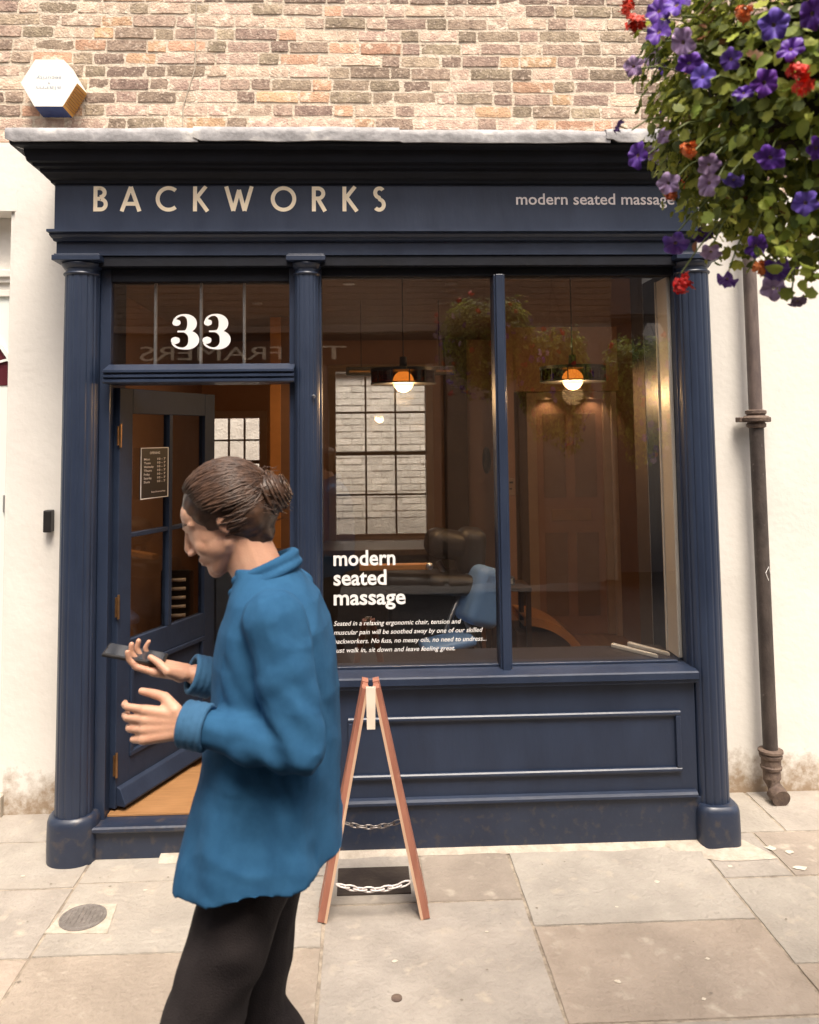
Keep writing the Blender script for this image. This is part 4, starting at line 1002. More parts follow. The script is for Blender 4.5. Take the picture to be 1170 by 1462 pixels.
def leafmat(name, c1, c2):
    m = mat(name, c1, c2, rough=.5, scale=30, rand=.25, spec=.35)
    n = m.node_tree.nodes; l = m.node_tree.links; b = n['Principled BSDF']; out = n['Material Output']
    tr = n.new('ShaderNodeBsdfTranslucent'); l.new(b.inputs['Base Color'].links[0].from_socket, tr.inputs[0])
    mx = n.new('ShaderNodeMixShader'); mx.inputs[0].default_value = .38; l.new(b.outputs[0], mx.inputs[1]); l.new(tr.outputs[0], mx.inputs[2]); l.new(mx.outputs[0], out.inputs[0]); return m
lm = [leafmat('leaf_green', (.30, .37, .07), (.17, .23, .045)), leafmat('leaf_yellow_green', (.52, .58, .12), (.38, .45, .08)), leafmat('leaf_dark', (.14, .19, .045), (.07, .10, .025)), leafmat('leaf_russet', (.34, .16, .06), (.22, .10, .04))]
LM = []
for c in range(4):
    for (kd, L_, sd_) in ((0, .034, 1), (0, .042, 2), (1, .036, 3), (1, .044, 4), (0, .028, 5)):
        me = leaf_mesh(kd, L_, sd_); me.materials.append(lm[c]); LM.append(me)
def ang_noise(v): return noise.noise(Vector((v.x * 2.3, v.y * 2.3, v.z * 2.3)))
BC = Vector((.952, -2.1, 2.575)); BR = Vector((.325, .30, .375))
def shell_point(rg):
    while True:
        d = Vector((rg.gauss(0, 1), rg.gauss(0, 1), rg.gauss(0, 1))).normalized()
        if d.z > .75: continue
        k = 1 + .16 * ang_noise(d * 1.3) + .08 * ang_noise(d * 3.1)
        if d.z < -.45 and rg.random() < .35: continue
        rr_ = rg.uniform(.66, 1.03) * k
        p = Vector((d.x * BR.x, d.y * BR.y, d.z * BR.z)) * rr_
        return p, d
rg = random.Random(11)
pts_ = []
for _ in range(7600):
    p, d = shell_point(rg); pts_.append((p, d))
for (tx, ty, tz, nl) in ((-.17, -.16, -.36, 26), (-.2, -.02, -.30, 14), (-.12, -.14, -.40, 22), (.02, -.12, -.42, 30), (-.31, -.06, -.02, 12), (-.24, -.12, -.26, 16), (-.02, -.1, -.40, 20), (.12, -.1, -.40, 24)):
    for _ in range(nl):
        f = rg.random(); base = Vector((tx * .8, ty * .9, tz * .7)); tip = Vector((tx, ty, tz - .03)) * 1.06
        p = base.lerp(tip, f) + Vector((rg.uniform(-.03, .03), rg.uniform(-.03, .03), rg.uniform(-.015, .015))); pts_.append((p, p.normalized()))
def leaf_rot(d, rg):
    n_ = (d + Vector((0, 0, .7)) + Vector((rg.uniform(-.7, .7), rg.uniform(-.7, .7), rg.uniform(-.5, .5)))).normalized()
    t_ = (Vector((rg.uniform(-1, 1), rg.uniform(-1, 1), rg.uniform(-1, .3))) + d * .6); t_ = (t_ - n_ * t_.dot(n_)).normalized()
    x_ = t_.cross(n_).normalized(); M_ = Matrix((x_, t_, n_)).transposed(); return M_
leaves = []
for p, d in pts_:
    cluster = ang_noise(p * 5 + Vector((3, 1, 7)))
    u = rg.random() + cluster * .7
    c = 2 if u < .26 else (0 if u < .62 else 1)
    if rg.random() < .025: c = 3
    leaves.append((p, leaf_rot(d, rg), c * 5 + rg.randrange(5), rg.uniform(.5, .85)))
camp = Vector((0, -3.77, 1.85))
def vis_key(L_):
    p = L_[0] + BC; dist = (p - camp).length; out_ = (p.x > 1.06 or p.z > 2.82)
    return dist + (5 if out_ else 0)
leaves.sort(key=vis_key)
purple = mat('petunia_purple', (.16, .045, .42), (.09, .022, .27), rough=.5, scale=25, rand=.2)
violet = mat('petunia_violet', (.22, .12, .62), (.13, .06, .42), rough=.5, scale=25, rand=.15)
lav = mat('petunia_lavender', (.52, .38, .58), (.38, .24, .46), rough=.5, scale=25, rand=.12)
dark_p = mat('petunia_dark', (.07, .012, .14), (.04, .008, .08), rough=.5)
redf = mat('geranium_red', (.78, .055, .02), (.58, .03, .015), rough=.5, rand=.12)
oranf = mat('geranium_orange', (.80, .22, .05), (.60, .13, .03), rough=.5, rand=.12)
throat = mat('petunia_throat', (.72, .62, .40), rough=.6)
stemm = mat('stem_green', (.16, .20, .06), rough=.6)
def petunia_mesh(seed, open_=1.0):
    r2 = random.Random(seed); m = MB(); n = 30; prof = [(.002, -.034), (.004, -.016), (.0045, -.004), (.010, -.001), (.024, .003), (.0315, .001)]
    for j, (rr_, z) in enumerate(prof):
        for i in range(n):
            a = 2 * math.pi * i / n; lob = 1 + (.13 * math.cos(5 * a) if j > 3 else 0); wv = (.003 * math.sin(10 * a + seed) + .002 * math.sin(7 * a)) if j > 3 else 0
            m.v.append((rr_ * lob * math.cos(a) * open_, rr_ * lob * math.sin(a) * (1 + .08 * math.sin(seed)), z + wv - (.006 * math.cos(5 * a) if j == 5 else 0)))
    for j in range(len(prof) - 1):
        for i in range(n): i2 = (i + 1) % n; m.f.append((j * n + i, j * n + i2, (j + 1) * n + i2, (j + 1) * n + i))
    me = bpy.data.meshes.new('petunia'); me.from_pydata(m.v, [], m.f)
    me.materials.append(None); me.materials.append(throat)
    for k, p in enumerate(me.polygons): p.use_smooth = True; p.material_index = 1 if k < n * 2 else 0
    return me
pets = [petunia_mesh(1), petunia_mesh(2, .8), petunia_mesh(5, .62)]
PM = {}
for k_, mm_ in (('P', purple), ('V', violet), ('L', lav), ('D', dark_p)):
    for i, q in enumerate(pets):
        c = q.copy(); c.materials[0] = mm_; PM[(k_, i)] = c
def geranium_mesh(mm_, seed):
    r2 = random.Random(seed); m = MB()
    for _ in range(19):
        d = Vector((r2.gauss(0, 1), r2.gauss(0, 1), r2.gauss(0, 1) + .3)).normalized(); q_ = r2.uniform(.45, 1.15); c = Vector((d.x * .022, d.y * .022, d.z * .018)) * q_; d = (d + Vector((r2.uniform(-.8, .8), r2.uniform(-.8, .8), r2.uniform(-.8, .8)))).normalized()
        x_ = d.orthogonal().normalized(); y_ = d.cross(x_); a0 = r2.uniform(0, 6)
        for k in range(5):
            a = a0 + 2 * math.pi * k / 5; e = (x_ * math.cos(a) + y_ * math.sin(a)); f_ = (x_ * math.cos(a + 1.57) + y_ * math.sin(a + 1.57))
            q = c + d * .002; m.poly([q, q + e * .006 + f_ * .005 + d * .002, q + e * .0135 + f_ * .003, q + e * .0135 - f_ * .003, q + e * .006 - f_ * .005 + d * .002])
    me = bpy.data.meshes.new('geranium'); me.from_pydata(m.v, [], m.f); me.materials.append(mm_); return me
GM = {'R': [geranium_mesh(redf, 1), geranium_mesh(redf, 2)], 'O': [geranium_mesh(oranf, 3), geranium_mesh(oranf, 4)]}
FL = [(0.586, -2.24, 2.631, 'P'), (0.62, -2.3, 2.54, 'P'), (0.639, -2.31, 2.509, 'V'), (0.675, -2.35, 2.524, 'P'), (0.737, -2.39, 2.569, 'V'), (0.726, -2.37, 2.472, 'P'), (0.697, -2.35, 2.462, 'P'), (0.746, -2.34, 2.345, 'P'), (0.568, -2.15, 2.415, 'P'), (0.611, -2.2, 2.341, 'L'), (0.696, -2.3, 2.315, 'V'), (0.659, -2.28, 2.352, 'L'), (0.665, -2.26, 2.322, 'L'), (0.818, -2.32, 2.267, 'V'), (0.763, -2.24, 2.205, 'P'), (0.657, -2.11, 2.241, 'V'), (0.704, -2.17, 2.209, 'L'), (0.758, -2.12, 2.162, 'P'), (0.818, -2.21, 2.165, 'P'), (0.84, -2.15, 2.139, 'L'), (0.906, -2.12, 2.117, 'L'), (0.548, -2.1, 2.495, 'D'), (0.559, -2.17, 2.593, 'L'), (0.815, -2.37, 2.352, 'P'), (0.595, -2.22, 2.684, 'P'), (0.766, -2.39, 2.525, 'P'), (0.613, -2.29, 2.585, 'L'), (0.566, -2.12, 2.742, 'R'), (0.571, -2.15, 2.693, 'R'), (0.615, -2.26, 2.676, 'P'), (0.777, -2.39, 2.486, 'R'), (0.786, -2.39, 2.458, 'R'), (0.665, -2.12, 2.155, 'R'), (0.627, -2.26, 2.386, 'O'), (0.788, -2.2, 2.168, 'O'), (0.593, -2.23, 2.425, 'L'), (0.695, -2.36, 2.604, 'O'), (0.801, -2.4, 2.584, 'P')]
for _ in range(46):   # flowers on the other sides of the ball
    while True:
        d = Vector((rg.gauss(0, 1), rg.gauss(0, 1), rg.gauss(0, 1))).normalized()
        if d.y > .15 or d.x > .6: break
    if d.z > .8: continue
    p = BC + Vector((d.x * BR.x, d.y * BR.y, d.z * BR.z)) * 1.02; FL.append((p.x, p.y, p.z, rg.choice('PPVLRLPO')))
def flower_rot(d, rg, face):
    n_ = (d * .7 + Vector((rg.uniform(-.6, .6), rg.uniform(-.9, .3), rg.uniform(-.5, .6))) + face).normalized()
    x_ = n_.orthogonal().normalized(); a = rg.uniform(0, 6); x_ = Matrix.Rotation(a, 3, n_) @ x_; y_ = n_.cross(x_); return Matrix((x_, y_, n_)).transposed()
def basket(off, label, individual, rotz):
    b = thing('hanging_basket', label, 'flower basket', BC + off, 'hanging flower baskets')
    o0 = BC + off; RZ = Matrix.Rotation(rotz, 3, 'Z')
    wire = MB()
    for zz, rr_ in ((.10, .20), (.03, .19), (-.04, .16), (-.09, .10)):
        wire.tube([(rr_ * math.cos(2 * math.pi * k / 24), rr_ * math.sin(2 * math.pi * k / 24), zz) for k in range(25)], .003, 5, cap=False)
    me = wire.mesh('wire_frame'); me.materials.append(black_m); o = bpy.data.objects.new('wire_frame', me); COL.objects.link(o); o.parent = b
    m = MB().lathe([(.001, -.13), (.09, -.10), (.15, -.05), (.18, .02), (.19, .09), (.001, .10)], 0, 0, 20)
    me = m.mesh('soil_ball'); me.materials.append(mat('soil', (.05, .035, .025), rough=1)); o = bpy.data.objects.new('soil_ball', me); COL.objects.link(o); o.parent = b
    m = MB()
    for k in range(3):
        a = 2.1 * k + .4; m.tube([(.2 * math.cos(a), .2 * math.sin(a), .1), (0, 0, .55)], .0025, 5)
    m.tube([(0, 0, .55), (0, 0, 3.33 - o0.z)], .004, 6)
    me = m.mesh('chain'); me.materials.append(black_m); o = bpy.data.objects.new('hanging_chain', me); COL.objects.link(o); o.parent = b
    rest = leaves
    if individual:
        for (p, M_, k, s_) in leaves[:300]:
            o = bpy.data.objects.new('leaf', LM[k]); COL.objects.link(o); o.parent = b; o.location = p; o.rotation_euler = M_.to_euler(); o.scale = (s_,) * 3
        rest = leaves[300:]
    V = []; Fc = []; MI = []
    for (p, M_, k, s_) in rest:
        me_ = LM[k]; b0 = len(V); A = RZ @ M_; pp_ = RZ @ p
        V += [tuple(pp_ + A @ (v.co * s_)) for v in me_.vertices]
        for q in me_.polygons: Fc.append(tuple(b0 + i for i in q.vertices)); MI.append(k // 5)
    me = bpy.data.meshes.new('foliage'); me.from_pydata(V, [], Fc)
    for q in lm: me.materials.append(q)
    me.polygons.foreach_set('material_index', MI); me.polygons.foreach_set('use_smooth', [True] * len(Fc))
    o = bpy.data.objects.new('foliage', me); COL.objects.link(o); o.parent = b; o['kind'] = 'stuff'
    stems = MB(); r3 = random.Random(5)
    for (x, y, z, k) in FL:
        p = Vector((x, y, z)) - BC; d = p.normalized()
        Mf = flower_rot(d, r3, Vector((-.25, -.5, -.1)) if k in 'PVLD' else Vector((0, 0, 0)))
        if k in 'RO': me_ = r3.choice(GM[k]); nm = 'geranium_flower'; s_ = r3.uniform(.60, .85) if k == 'R' else .6
        else: me_ = PM[(k, r3.choice((0, 0, 1, 2)))]; nm = 'petunia_flower'; s_ = r3.uniform(.58, .86)
        if k == 'D': s_ = .6
        o = bpy.data.objects.new(nm, me_); COL.objects.link(o); o.parent = b; o.location = RZ @ p; o.rotation_euler = (RZ @ Mf).to_euler(); o.scale = (s_,) * 3
        q = p - Mf @ Vector((0, 0, .03)); stems.tube([RZ @ q, RZ @ (q.lerp(p * .75, .5) + Vector((0, 0, .01))), RZ @ (p * .62)], .0018, 4)
    me = stems.mesh('flower_stems'); me.materials.append(stemm); o = bpy.data.objects.new('flower_stems', me); COL.objects.link(o); o.parent = b
    if not individual: b.scale = (.86, .86, 1.25)
    return b
basket(Vector((0, 0, 0)), 'big basket of purple petunias and red geraniums hanging at the top right corner', True, 0)
basket(Vector((.50, -.05, -.30)), 'second flower basket, reflected in the right window pane behind the pendant lamp', False, 2.1)
basket(Vector((1.14, .05, -.38)), 'third flower basket, reflected near the right edge of the window', False, 4.0)
cbl = MB().tube([(-3.0 + 8.0 * k / 30, -2.1, 3.33 + .10 * ((k - 15) / 15) ** 2) for k in range(31)], .006, 6)
tag(obj('steel_cable', cbl, MATS['steel']), 'steel cable strung above the lane that carries the flower baskets', 'cable')

# =================================================================== PEDESTRIAN
def hull(points):
    bm = bmesh.new()
    for p in points: bm.verts.new(p)
    r_ = bmesh.ops.convex_hull(bm, input=bm.verts)
    bmesh.ops.delete(bm, geom=[g for g in r_['geom_interior'] if isinstance(g, bmesh.types.BMVert)], context='VERTS')
    V = []; ix = {}
    for v in bm.verts: ix[v] = len(V); V.append(tuple(v.co))
    Fc = [tuple(ix[v] for v in f.verts) for f in bm.faces]; bm.free(); return V, Fc
_sp = []
def sph():
    if not _sp:
        bm = bmesh.new(); bmesh.ops.create_icosphere(bm, subdivisions=3, radius=1)
        _sp.append([v.co.copy() for v in bm.verts]); _sp.append([tuple(v.index for v in f.verts) for f in bm.faces]); bm.free()
    return _sp
class Clay:
    def __init__(s): s.v = []; s.f = []
    def add(s, V, Fc): b = len(s.v); s.v += V; s.f += [tuple(b + i for i in f) for f in Fc]
    def ell(s, c, r, M_=None):
        V, Fc = sph(); c = Vector(c); s.add([tuple(c + (M_ @ Vector((v.x * r[0], v.y * r[1], v.z * r[2])) if M_ else Vector((v.x * r[0], v.y * r[1], v.z * r[2])))) for v in V], Fc)
    def cap(s, a, b, ra, rb):
        V, _ = sph(); a = Vector(a); b = Vector(b); s.add(*hull([a + v * ra for v in V[::2]] + [b + v * rb for v in V[::2]]))
    def chain(s, pts, rs):
        for i in range(len(pts) - 1): s.cap(pts[i], pts[i + 1], rs[i], rs[i + 1])
    def rings(s, rows_, n=40, fold=0, seed=0, tilt=0):
        b = len(s.v)
        for j, (z, cx, cy, rx, ry) in enumerate(rows_):
            for i in range(n):
                a = 2 * math.pi * i / n; k = 1 + fold * max(0, 1 - j / (len(rows_) * .75)) * (math.sin(5 * a + seed) * .5 + .5 * math.sin(8 * a + 1.3 * seed + z * 3))
                ca = math.cos(a); sa = math.sin(a); e = .85
                ux = math.copysign(abs(ca) ** e, ca); uy = math.copysign(abs(sa) ** e, sa)
                s.v.append((cx + rx * k * ux, cy + ry * k * uy, z + (tilt * ux if j == 0 else (tilt * .5 * ux if j == 1 else 0))))
        for j in range(len(rows_) - 1):
            for i in range(n): i2 = (i + 1) % n; s.f.append((b + j * n + i, b + j * n + i2, b + (j + 1) * n + i2, b + (j + 1) * n + i))
        s.f.append(tuple(b + i for i in range(n))[::-1]); s.f.append(tuple(b + (len(rows_) - 1) * n + i for i in range(n)))
    def build(s, name, vox, m_, parent, smooth_it=4, disp=None):
        me = bpy.data.meshes.new(name + '_raw'); me.from_pydata(s.v, [], s.f); o = bpy.data.objects.new(name + '_raw', me); COL.objects.link(o)
        r_ = o.modifiers.new('r', 'REMESH'); r_.mode = 'VOXEL'; r_.voxel_size = vox; r_.use_smooth_shade = True
        sm = o.modifiers.new('s', 'SMOOTH'); sm.factor = .5; sm.iterations = smooth_it
        dg = bpy.context.evaluated_depsgraph_get(); me2 = bpy.data.meshes.new_from_object(o.evaluated_get(dg)); bpy.data.objects.remove(o)
        me2.name = name; 
        if disp: 
            nrm = [v.normal.copy() for v in me2.vertices]
            for v, n_ in zip(me2.vertices, nrm): v.co += n_ * disp(v.co)
        me2.materials.clear(); me2.materials.append(m_)
        return obj(name, me2, None, parent, smooth=True)
PY_ = -1.81
person = thing('person', 'person in a blue denim jacket and dark trousers walking past while looking at a phone', 'person', (-.25, PY_, 0))
def skin_mat():
    m = mat('skin', (.60, .34, .23), (.52, .27, .18), rough=.5, scale=14, bump=.08, bscale=200, trans=.15); return m
skin = skin_mat()
hairm = mat('brown_hair', (.085, .042, .024), (.035, .017, .010), rough=.42, scale=60, stretch=(1, 1, 1))
denim = mat('blue_denim', (.025, .102, .208), (.018, .080, .170), rough=.9, scale=22, bump=.22, bscale=700, spec=.15, detail=12)
trous = mat('dark_trousers', (.032, .026, .026), (.020, .016, .017), rough=.9, scale=9, bump=.3, bscale=300, spec=.2)
HO = Vector((-.325, PY_, 1.655)); tl2 = R(24)
hf = Vector((-math.cos(tl2), 0, -math.sin(tl2))); hu = Vector((-math.sin(tl2), 0, math.cos(tl2))); hs2 = Vector((0, 1, 0))
HM = Matrix((hf, hs2, hu)).transposed()
def H(a, b, c): return HO + HM @ Vector((a, b, c))
B_ = Clay()
B_.ell(H(-.012, 0, .028), (.098, .077, .086), HM)
B_.ell(H(.030, 0, -.02), (.060, .062, .080), HM)
B_.ell(H(.034, 0, .038), (.056, .062, .048), HM)
B_.cap(H(.062, 0, -.098), H(.050, 0, -.085), .020, .030)
for s_ in (-1, 1):
    B_.cap(H(.050, s_ * .018, -.092), H(.004, s_ * .050, -.048), .020, .017)
    B_.ell(H(.056, s_ * .033, -.034), (.024, .024, .028), HM); B_.ell(H(.020, s_ * .030, -.045), (.050, .034, .040), HM)
    B_.cap(H(.082, s_ * .010, .020), H(.062, s_ * .046, .022), .012, .010)
    B_.ell(H(.098, s_ * .010, -.040), (.010, .008, .007), HM)
    e_ = H(-.010, s_ * .074, -.004); B_.ell(e_, (.015, .0065, .027), HM @ Matrix.Rotation(s_ * R(18), 3, 'Z'))
B_.cap(H(.087, 0, .008), H(.1015, 0, -.028), .0085, .0110)
B_.ell(H(.080, 0, -.062), (.012, .022, .0060), HM); B_.ell(H(.0775, 0, -.073), (.012, .020, .0070), HM); B_.ell(H(.066, 0, -.060), (.018, .030, .026), HM)
B_.cap(H(.0, 0, -.060), Vector((-.250, PY_, 1.53)), .046, .052); B_.cap(H(-.026, 0, -.040), Vector((-.232, PY_, 1.50)), .056, .062)
B_.ell((-.205, PY_, 1.36), (.105, .165, .14)); B_.ell((-.205, PY_, 1.15), (.10, .14, .16)); B_.ell((-.235, PY_, .96), (.11, .155, .13))
# arms: left (near the camera) and right
SL = Vector((-.190, PY_ - .175, 1.455)); EL = Vector((-.135, PY_ - .215, 1.212)); WL = Vector((-.365, PY_ - .165, 1.243))
SR = Vector((-.190, PY_ + .175, 1.455)); ER = Vector((-.185, PY_ + .235, 1.175)); WR = Vector((-.415, PY_ + .135, 1.262))
B_.chain([SL, EL, WL], [.052, .038, .026]); B_.chain([SR, ER, WR], [.052, .038, .026])
# legs
HL = Vector((-.235, PY_ - .075, .93)); KL = Vector((-.385, PY_ - .09, .52)); AL = Vector((-.49, PY_ - .09, .12))
HR = Vector((-.235, PY_ + .075, .93)); KR = Vector((-.275, PY_ + .09, .50)); AR = Vector((-.06, PY_ + .10, .17))
B_.chain([HL, KL, AL], [.085, .055, .036]); B_.chain([HR, KR, AR], [.085, .055, .036])
B_.chain([AL, AL + Vector((-.06, 0, -.06)), AL + Vector((-.17, 0, -.055))], [.036, .034, .022]); B_.chain([AR, AR + Vector((-.03, 0, -.08)), AR + Vector((-.11, 0, -.13))], [.036, .032, .022])
def hand(W_, f, n_, curls, thumb_side, thumb_dir, spread=1.0):
    """W_ wrist, f finger direction, n_ palm normal (the side fingers curl to), thumb_side +-1 along f x n"""
    f = Vector(f).normalized(); n_ = Vector(n_); n_ = (n_ - f * n_.dot(f)).normalized(); s_ = f.cross(n_).normalized() * thumb_side
    for k in range(4):
        o_ = (1.5 - k) * .0195
        B_.cap(W_ + f * .012 + s_ * o_ * .55, W_ + f * .088 + s_ * o_ * spread, .0155, .0115)
    B_.ell(W_ + f * .05 - n_ * .0, (.001, .001, .001))
    Ls = ((.040, .025, .019), (.044, .028, .020), (.041, .026, .019), (.032, .019, .017))
    for k in range(4):
        o_ = (1.5 - k) * .0205 * spread; p = W_ + f * .090 + s_ * o_; a = R(curls[k][0]); rr_ = (.0092, .0095, .0090, .0080)[k]
        for j in range(3):
            d = f * math.cos(a) + n_ * math.sin(a) + s_ * (1.5 - k) * .04; q = p + d * Ls[k][j]; B_.cap(p, q, rr_, rr_ * .90); p = q; rr_ *= .90; a += R(curls[k][min(j + 1, 2)])
    td = Vector(thumb_dir).normalized(); p = W_ + f * .022 + s_ * .026
    q = p + (f * .62 + s_ * .55 + n_ * .35).normalized() * .042; B_.cap(p, q, .0160, .0118)
    q2 = q + td * .032; B_.cap(q, q2, .0112, .0098); q3 = q2 + (td * .9 + f * .35).normalized() * .026; B_.cap(q2, q3, .0098, .0078)
# left hand relaxed, fingers gently curled, palm towards the body, thumb on top
hand(WL + Vector((-.012, 0, .002)), (-1, .02, .0), (0, 1, -.15), [(22, 34, 22), (26, 38, 24), (32, 42, 26), (38, 44, 28)], -1 if Vector((-1, .02, 0)).cross(Vector((0, 1, -.15))).z < 0 else 1, (-.85, .35, .15))
# right hand palm up round the phone
PHD = Vector((-1, -.06, .22)).normalized(); PHN = Vector((.22, -.10, 1)).normalized()
hand(WR + Vector((-.012, -.002, .004)), PHD, PHN, [(8, 30, 30), (12, 36, 34), (16, 40, 36), (22, 46, 40)], 1 if PHD.cross(PHN).y < 0 else -1, (-.75, .35, .55), 1.0)
body = B_.build('body', .0034, skin, person, 3)
# eyes, brows, lips
for s_ in (-1, 1):
    m = MB(); c = H(.0600, s_ * .031, .0); V, Fc = sph(); m.v = [tuple(c + v * .0122) for v in V]; m.f = list(Fc); ey = obj('eye', m, mat('eye_white', (.55, .50, .46), rough=.4), body, smooth=True)
    m = MB(); c = H(.0695, s_ * .0315, -.002); m.v = [tuple(c + HM @ Vector((v.x * .0030, v.y * .0058, v.z * .0058))) for v in V]; m.f = list(Fc); obj('iris', m, mat('iris_brown', (.06, .03, .015), rough=.15), body, smooth=True)
    c = Clay(); c.cap(H(.0640, s_ * .031, .0075), H(.061, s_ * .043, .001), .0085, .006); c.cap(H(.0640, s_ * .031, .0075), H(.066, s_ * .020, .001), .0085, .006); c.build('eyelid', .0016, skin, body, 3)
    m = MB().tube([H(.0885, s_ * .014, .024), H(.083, s_ * .03, .029), H(.069, s_ * .047, .025)], [.0028, .0034, .0018], 6); obj('eyebrow', m, hairm, body, smooth=True)
# hair: cap with a loose bun and separate locks
hc = Clay(); hc.ell(H(-.022, 0, .040), (.103, .087, .092), HM); hc.ell(H(-.055, 0, .005), (.078, .080, .085), HM); hc.ell(H(-.118, 0, .012), (.050, .052, .050), HM)
hc.cap(H(-.05, 0, -.05), H(-.02, 0, -.03), .055, .05)
hair = hc.build('hair', .005, hairm, person, 3, lambda c: .003 * noise.noise(c * 40))
m = MB(); rh = random.Random(3)
def headpt(d, k=1.0):
    d = d.normalized(); r_ = 1 / math.sqrt((d.x / .108) ** 2 + (d.y / .090) ** 2 + (d.z / .100) ** 2); return Vector((-.020, 0, .034)) + d * r_ * k
for q in range(760):
    psi = rh.uniform(-1.75, 1.75); st0 = Vector((.80 * math.cos(psi / 1.75) + .05 * rh.random(), math.sin(psi), .20 + .62 * math.cos(psi)))
    if rh.random() < .40: st0 = Vector((rh.uniform(-.55, .30), rh.choice((-1, 1)) * rh.uniform(.6, 1), rh.uniform(-.75, .1)))
    if rh.random() < .35: st0 = Vector((rh.uniform(-.2, .5), rh.uniform(-1, 1), rh.uniform(.3, 1)))
    en = Vector((-1, rh.uniform(-.25, .25), rh.uniform(-.25, .25))); pts = []; n = 9
    lift = rh.uniform(1.0, 1.035)
    for i in range(n + 1):
        t_ = i / n; d = st0.normalized().slerp(en.normalized(), t_ * .93) if st0.angle(en) < 3.1 else en
        p = headpt(d, lift + .02 * math.sin(3.14 * t_)); pts.append(H(*p) + Vector((rh.uniform(-1, 1), rh.uniform(-1, 1), rh.uniform(-1, 1))) * .0012)
    w_ = rh.uniform(.0009, .0027); m.tube(pts, [w_ * .5] + [w_] * (n - 1) + [w_ * .6], 5)
for q in range(70):   # strands winding round the bun
    cx_ = Vector((-.118, 0, .012)); a0 = rh.uniform(0, 6.28); tilt_ = rh.uniform(-1.3, 1.3); rr_ = rh.uniform(.048, .056); pts = []
    for i in range(9):
        a = a0 + 2.2 * i / 8; v = Vector((math.sin(tilt_) * 1.0, math.cos(a) * math.cos(tilt_), math.sin(a) * math.cos(tilt_))); pts.append(H(*(cx_ + v * rr_)))
    m.tube(pts, [.001] + [rh.uniform(.002, .0035)] * 7 + [.001], 5)
for q in range(60):   # loose wisps
    d = Vector((-.9 + rh.uniform(-.3, .3), rh.uniform(-.8, .8), rh.uniform(-.8, .4))); p = headpt(d, 1.0); pts = [H(*(p + Vector((-.012 * i, .004 * i * rh.uniform(-1, 1), -.006 * i * rh.uniform(.2, 1.4))))) for i in range(5)]; m.tube(pts, [.0012, .001, .0008, .0006, .0003], 4)
obj('hair_locks', m, hairm, person, smooth=True)
# trousers
T_ = Clay(); T_.ell((-.235, PY_, .92), (.125, .150, .12)); T_.chain([HL + Vector((0, 0, .0)), KL, AL + Vector((.02, 0, .02))], [.100, .083, .066]); T_.chain([HR, KR, AR + Vector((-.02, 0, .03))], [.108, .083, .066])
T_.build('trousers', .008, trous, person, 5, lambda c: .009 * noise.noise(Vector((c.x * 9, c.y * 9, c.z * 14))) + .005 * math.sin(c.z * 55 + 5 * noise.noise(c * 6)) * max(0, noise.noise(c * 4) + .2))
# jacket
J_ = Clay()
J_.rings([(.905, -.236, PY_, .188, .226), (.95, -.234, PY_, .184, .220), (1.02, -.224, PY_, .170, .205), (1.10, -.212, PY_, .158, .198), (1.22, -.205, PY_, .148, .196), (1.34, -.203, PY_, .140, .198), (1.42, -.202, PY_, .127, .196), (1.48, -.205, PY_, .106, .165), (1.52, -.215, PY_, .085, .115), (1.55, -.228, PY_, .074, .080)], 56, .085, 1.1, .03)
fl_ = lambda a, b, t_: a.lerp(b, t_)
J_.chain([SL + Vector((0, .01, -.005)), EL + Vector((.006, -.004, -.004)), fl_(EL, WL, .84)], [.074, .058, .041])
J_.chain([SR + Vector((0, -.01, -.005)), ER, fl_(ER, WR, .86)], [.075, .064, .047])
J_.ell(fl_(SL, EL, .45), (.066, .064, .09)); J_.ell(fl_(EL, WL, .3) + Vector((0, 0, -.008)), (.09, .052, .050))
def fold(c):
    a = noise.noise(Vector((c.x * 7, c.y * 7, c.z * 7)))
    arm = abs(c.y - PY_) > .15
    w_ = math.sin((c.z * .9 + c.x * .8) * 70 + 7 * noise.noise(c * 5)) * max(0, .25 + noise.noise(c * 3.3 + Vector((5, 0, 0))))
    v_ = abs(noise.noise(Vector((c.x * 10 + c.z * 4, c.y * 10, c.z * 3)))) 
    r1 = abs(noise.noise(Vector((c.x * 6 + c.z * 9, c.y * 5, c.z * 6 - c.x * 5)))); r2_ = abs(noise.noise(Vector((c.x * 16 - c.z * 7, c.y * 9, c.z * 13 + c.x * 6 + 4))))
    dr = noise.noise(Vector((c.x * 13 + c.z * 2.0, c.y * 11, c.z * 2.6 + 3)))      # long vertical drape folds
    el_ = math.exp(-((c - EL).length / .11) ** 2)                                   # creases gathered at the elbow
    ee = math.sin(c.x * 95 + c.z * 60 + 5 * noise.noise(c * 7)) * el_
    low_ = max(0, min(1, (1.30 - c.z) / .35)) * max(.15, min(1, (c.z - .89) / .12))
    return .005 * a + (.004 * w_ if arm else .001) + (.016 * dr * low_ if not arm or c.z < 1.1 else .004 * dr) + .005 * ee + .009 * (.2 - min(r1, .32)) - .003
jk = J_.build('jacket', .0055, denim, person, 3, fold)
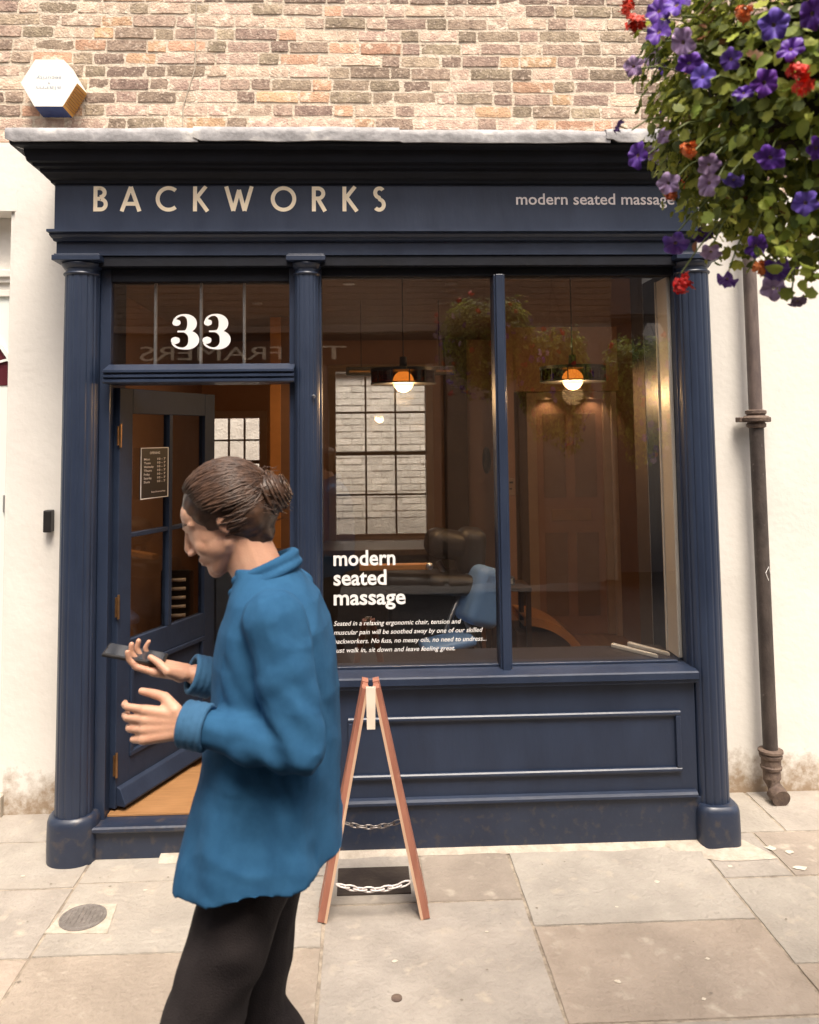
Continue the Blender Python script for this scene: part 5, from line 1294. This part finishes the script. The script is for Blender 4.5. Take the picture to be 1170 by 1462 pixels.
# collar, cuffs, hem band, seams, pocket
C_ = Clay(); n = 26
for i in range(n):
    a = R(35 + 290 * i / (n - 1)) + math.pi * 0; a2 = R(35 + 290 * (i + 1) / (n - 1))
    if i == n - 1: break
    f_ = lambda a_: Vector((-.232 - .070 * math.cos(a_), PY_ + .074 * math.sin(a_), 1.545 + .030 * -math.cos(a_)))
    C_.cap(f_(a), f_(a2), .013, .013); 
    g_ = lambda a_: Vector((-.232 - .080 * math.cos(a_), PY_ + .090 * math.sin(a_), 1.522 + .034 * -math.cos(a_)))
    C_.cap(g_(a), g_(a2), .011, .011)
C_.build('collar', .004, denim, person, 3)
for (a, b_, t0) in ((EL, WL, .86), (ER, WR, .86)):
    c = Clay(); dd = (b_ - a).normalized(); w1 = dd.orthogonal().normalized(); w2 = dd.cross(w1); pc = fl_(a, b_, t0)
    for tt in (.03, .045, .06, .075):
        for i in range(28):
            g_ = lambda q_: pc + dd * (tt - .03) + (w1 * math.cos(q_) + w2 * math.sin(q_)) * (.0435 - .02 * tt); c.cap(g_(2 * math.pi * i / 28), g_(2 * math.pi * (i + 1) / 28), .0075, .0075)
    c.build('cuff', .004, mat('turned_cuff', (.034, .125, .24), (.022, .09, .18), rough=.9, bump=.15, bscale=700), person, 2)
# phone
ph = thing('phone', 'thin black phone held in the walking person\'s outstretched hand', 'phone', (-.56, PY_ + .12, 1.33))
PC = WR + Vector((-.148, -.004, .052)); PS = PHD.cross(PHN).normalized(); PN = PS.cross(PHD).normalized()
if PN.z < 0: PN = -PN
def slab3(c, L_, W_, T2, off=0.0):
    c = c + PN * off; a = PHD * L_ / 2; b_ = PS * W_ / 2; n_ = PN * T2 / 2
    return MB().hexa([c - a - b_ - n_, c + a - b_ - n_, c + a + b_ - n_, c - a + b_ - n_, c - a - b_ + n_, c + a - b_ + n_, c + a + b_ + n_, c - a + b_ + n_])
obj('case', slab3(PC, .148, .072, .009), black_m, ph, bevel=.003)
obj('screen', slab3(PC, .138, .066, .0008, .0051), mat('phone_screen', (.03, .035, .045), rough=.08), ph)
# shoes
for (a, d) in ((AL, Vector((-1, 0, .02))), (AR, Vector((-.75, 0, -.62)))):
    c = Clay(); d = d.normalized(); up = Vector((0, 1, 0)).cross(d); up = up if up.z > 0 else -up
    h_ = a - up * .075; c.chain([h_ + d * -.03, h_ + d * .06, h_ + d * .17], [.043, .040, .034]); c.cap(a, h_, .045, .045)
    c.build('shoe', .006, mat('dark_shoe', (.03, .025, .022), rough=.5), person, 4)

tag(obj('shadow_patch', MB().box(-.115, .185, -.33, -.125, .001, .007), mat('shadow_brown', (.045, .032, .024), (.03, .02, .016), rough=.9, bump=.4), bevel=.002), 'dark patch painted as the shade on the pavement beneath the sandwich board', 'painted shadow')  # thin dark slab painted in for the board's shadow on the pavement
for nm in ('flower_stems', 'flower_stems.001', 'flower_stems.002'):
    bpy.data.objects[nm]['kind'] = 'stuff'
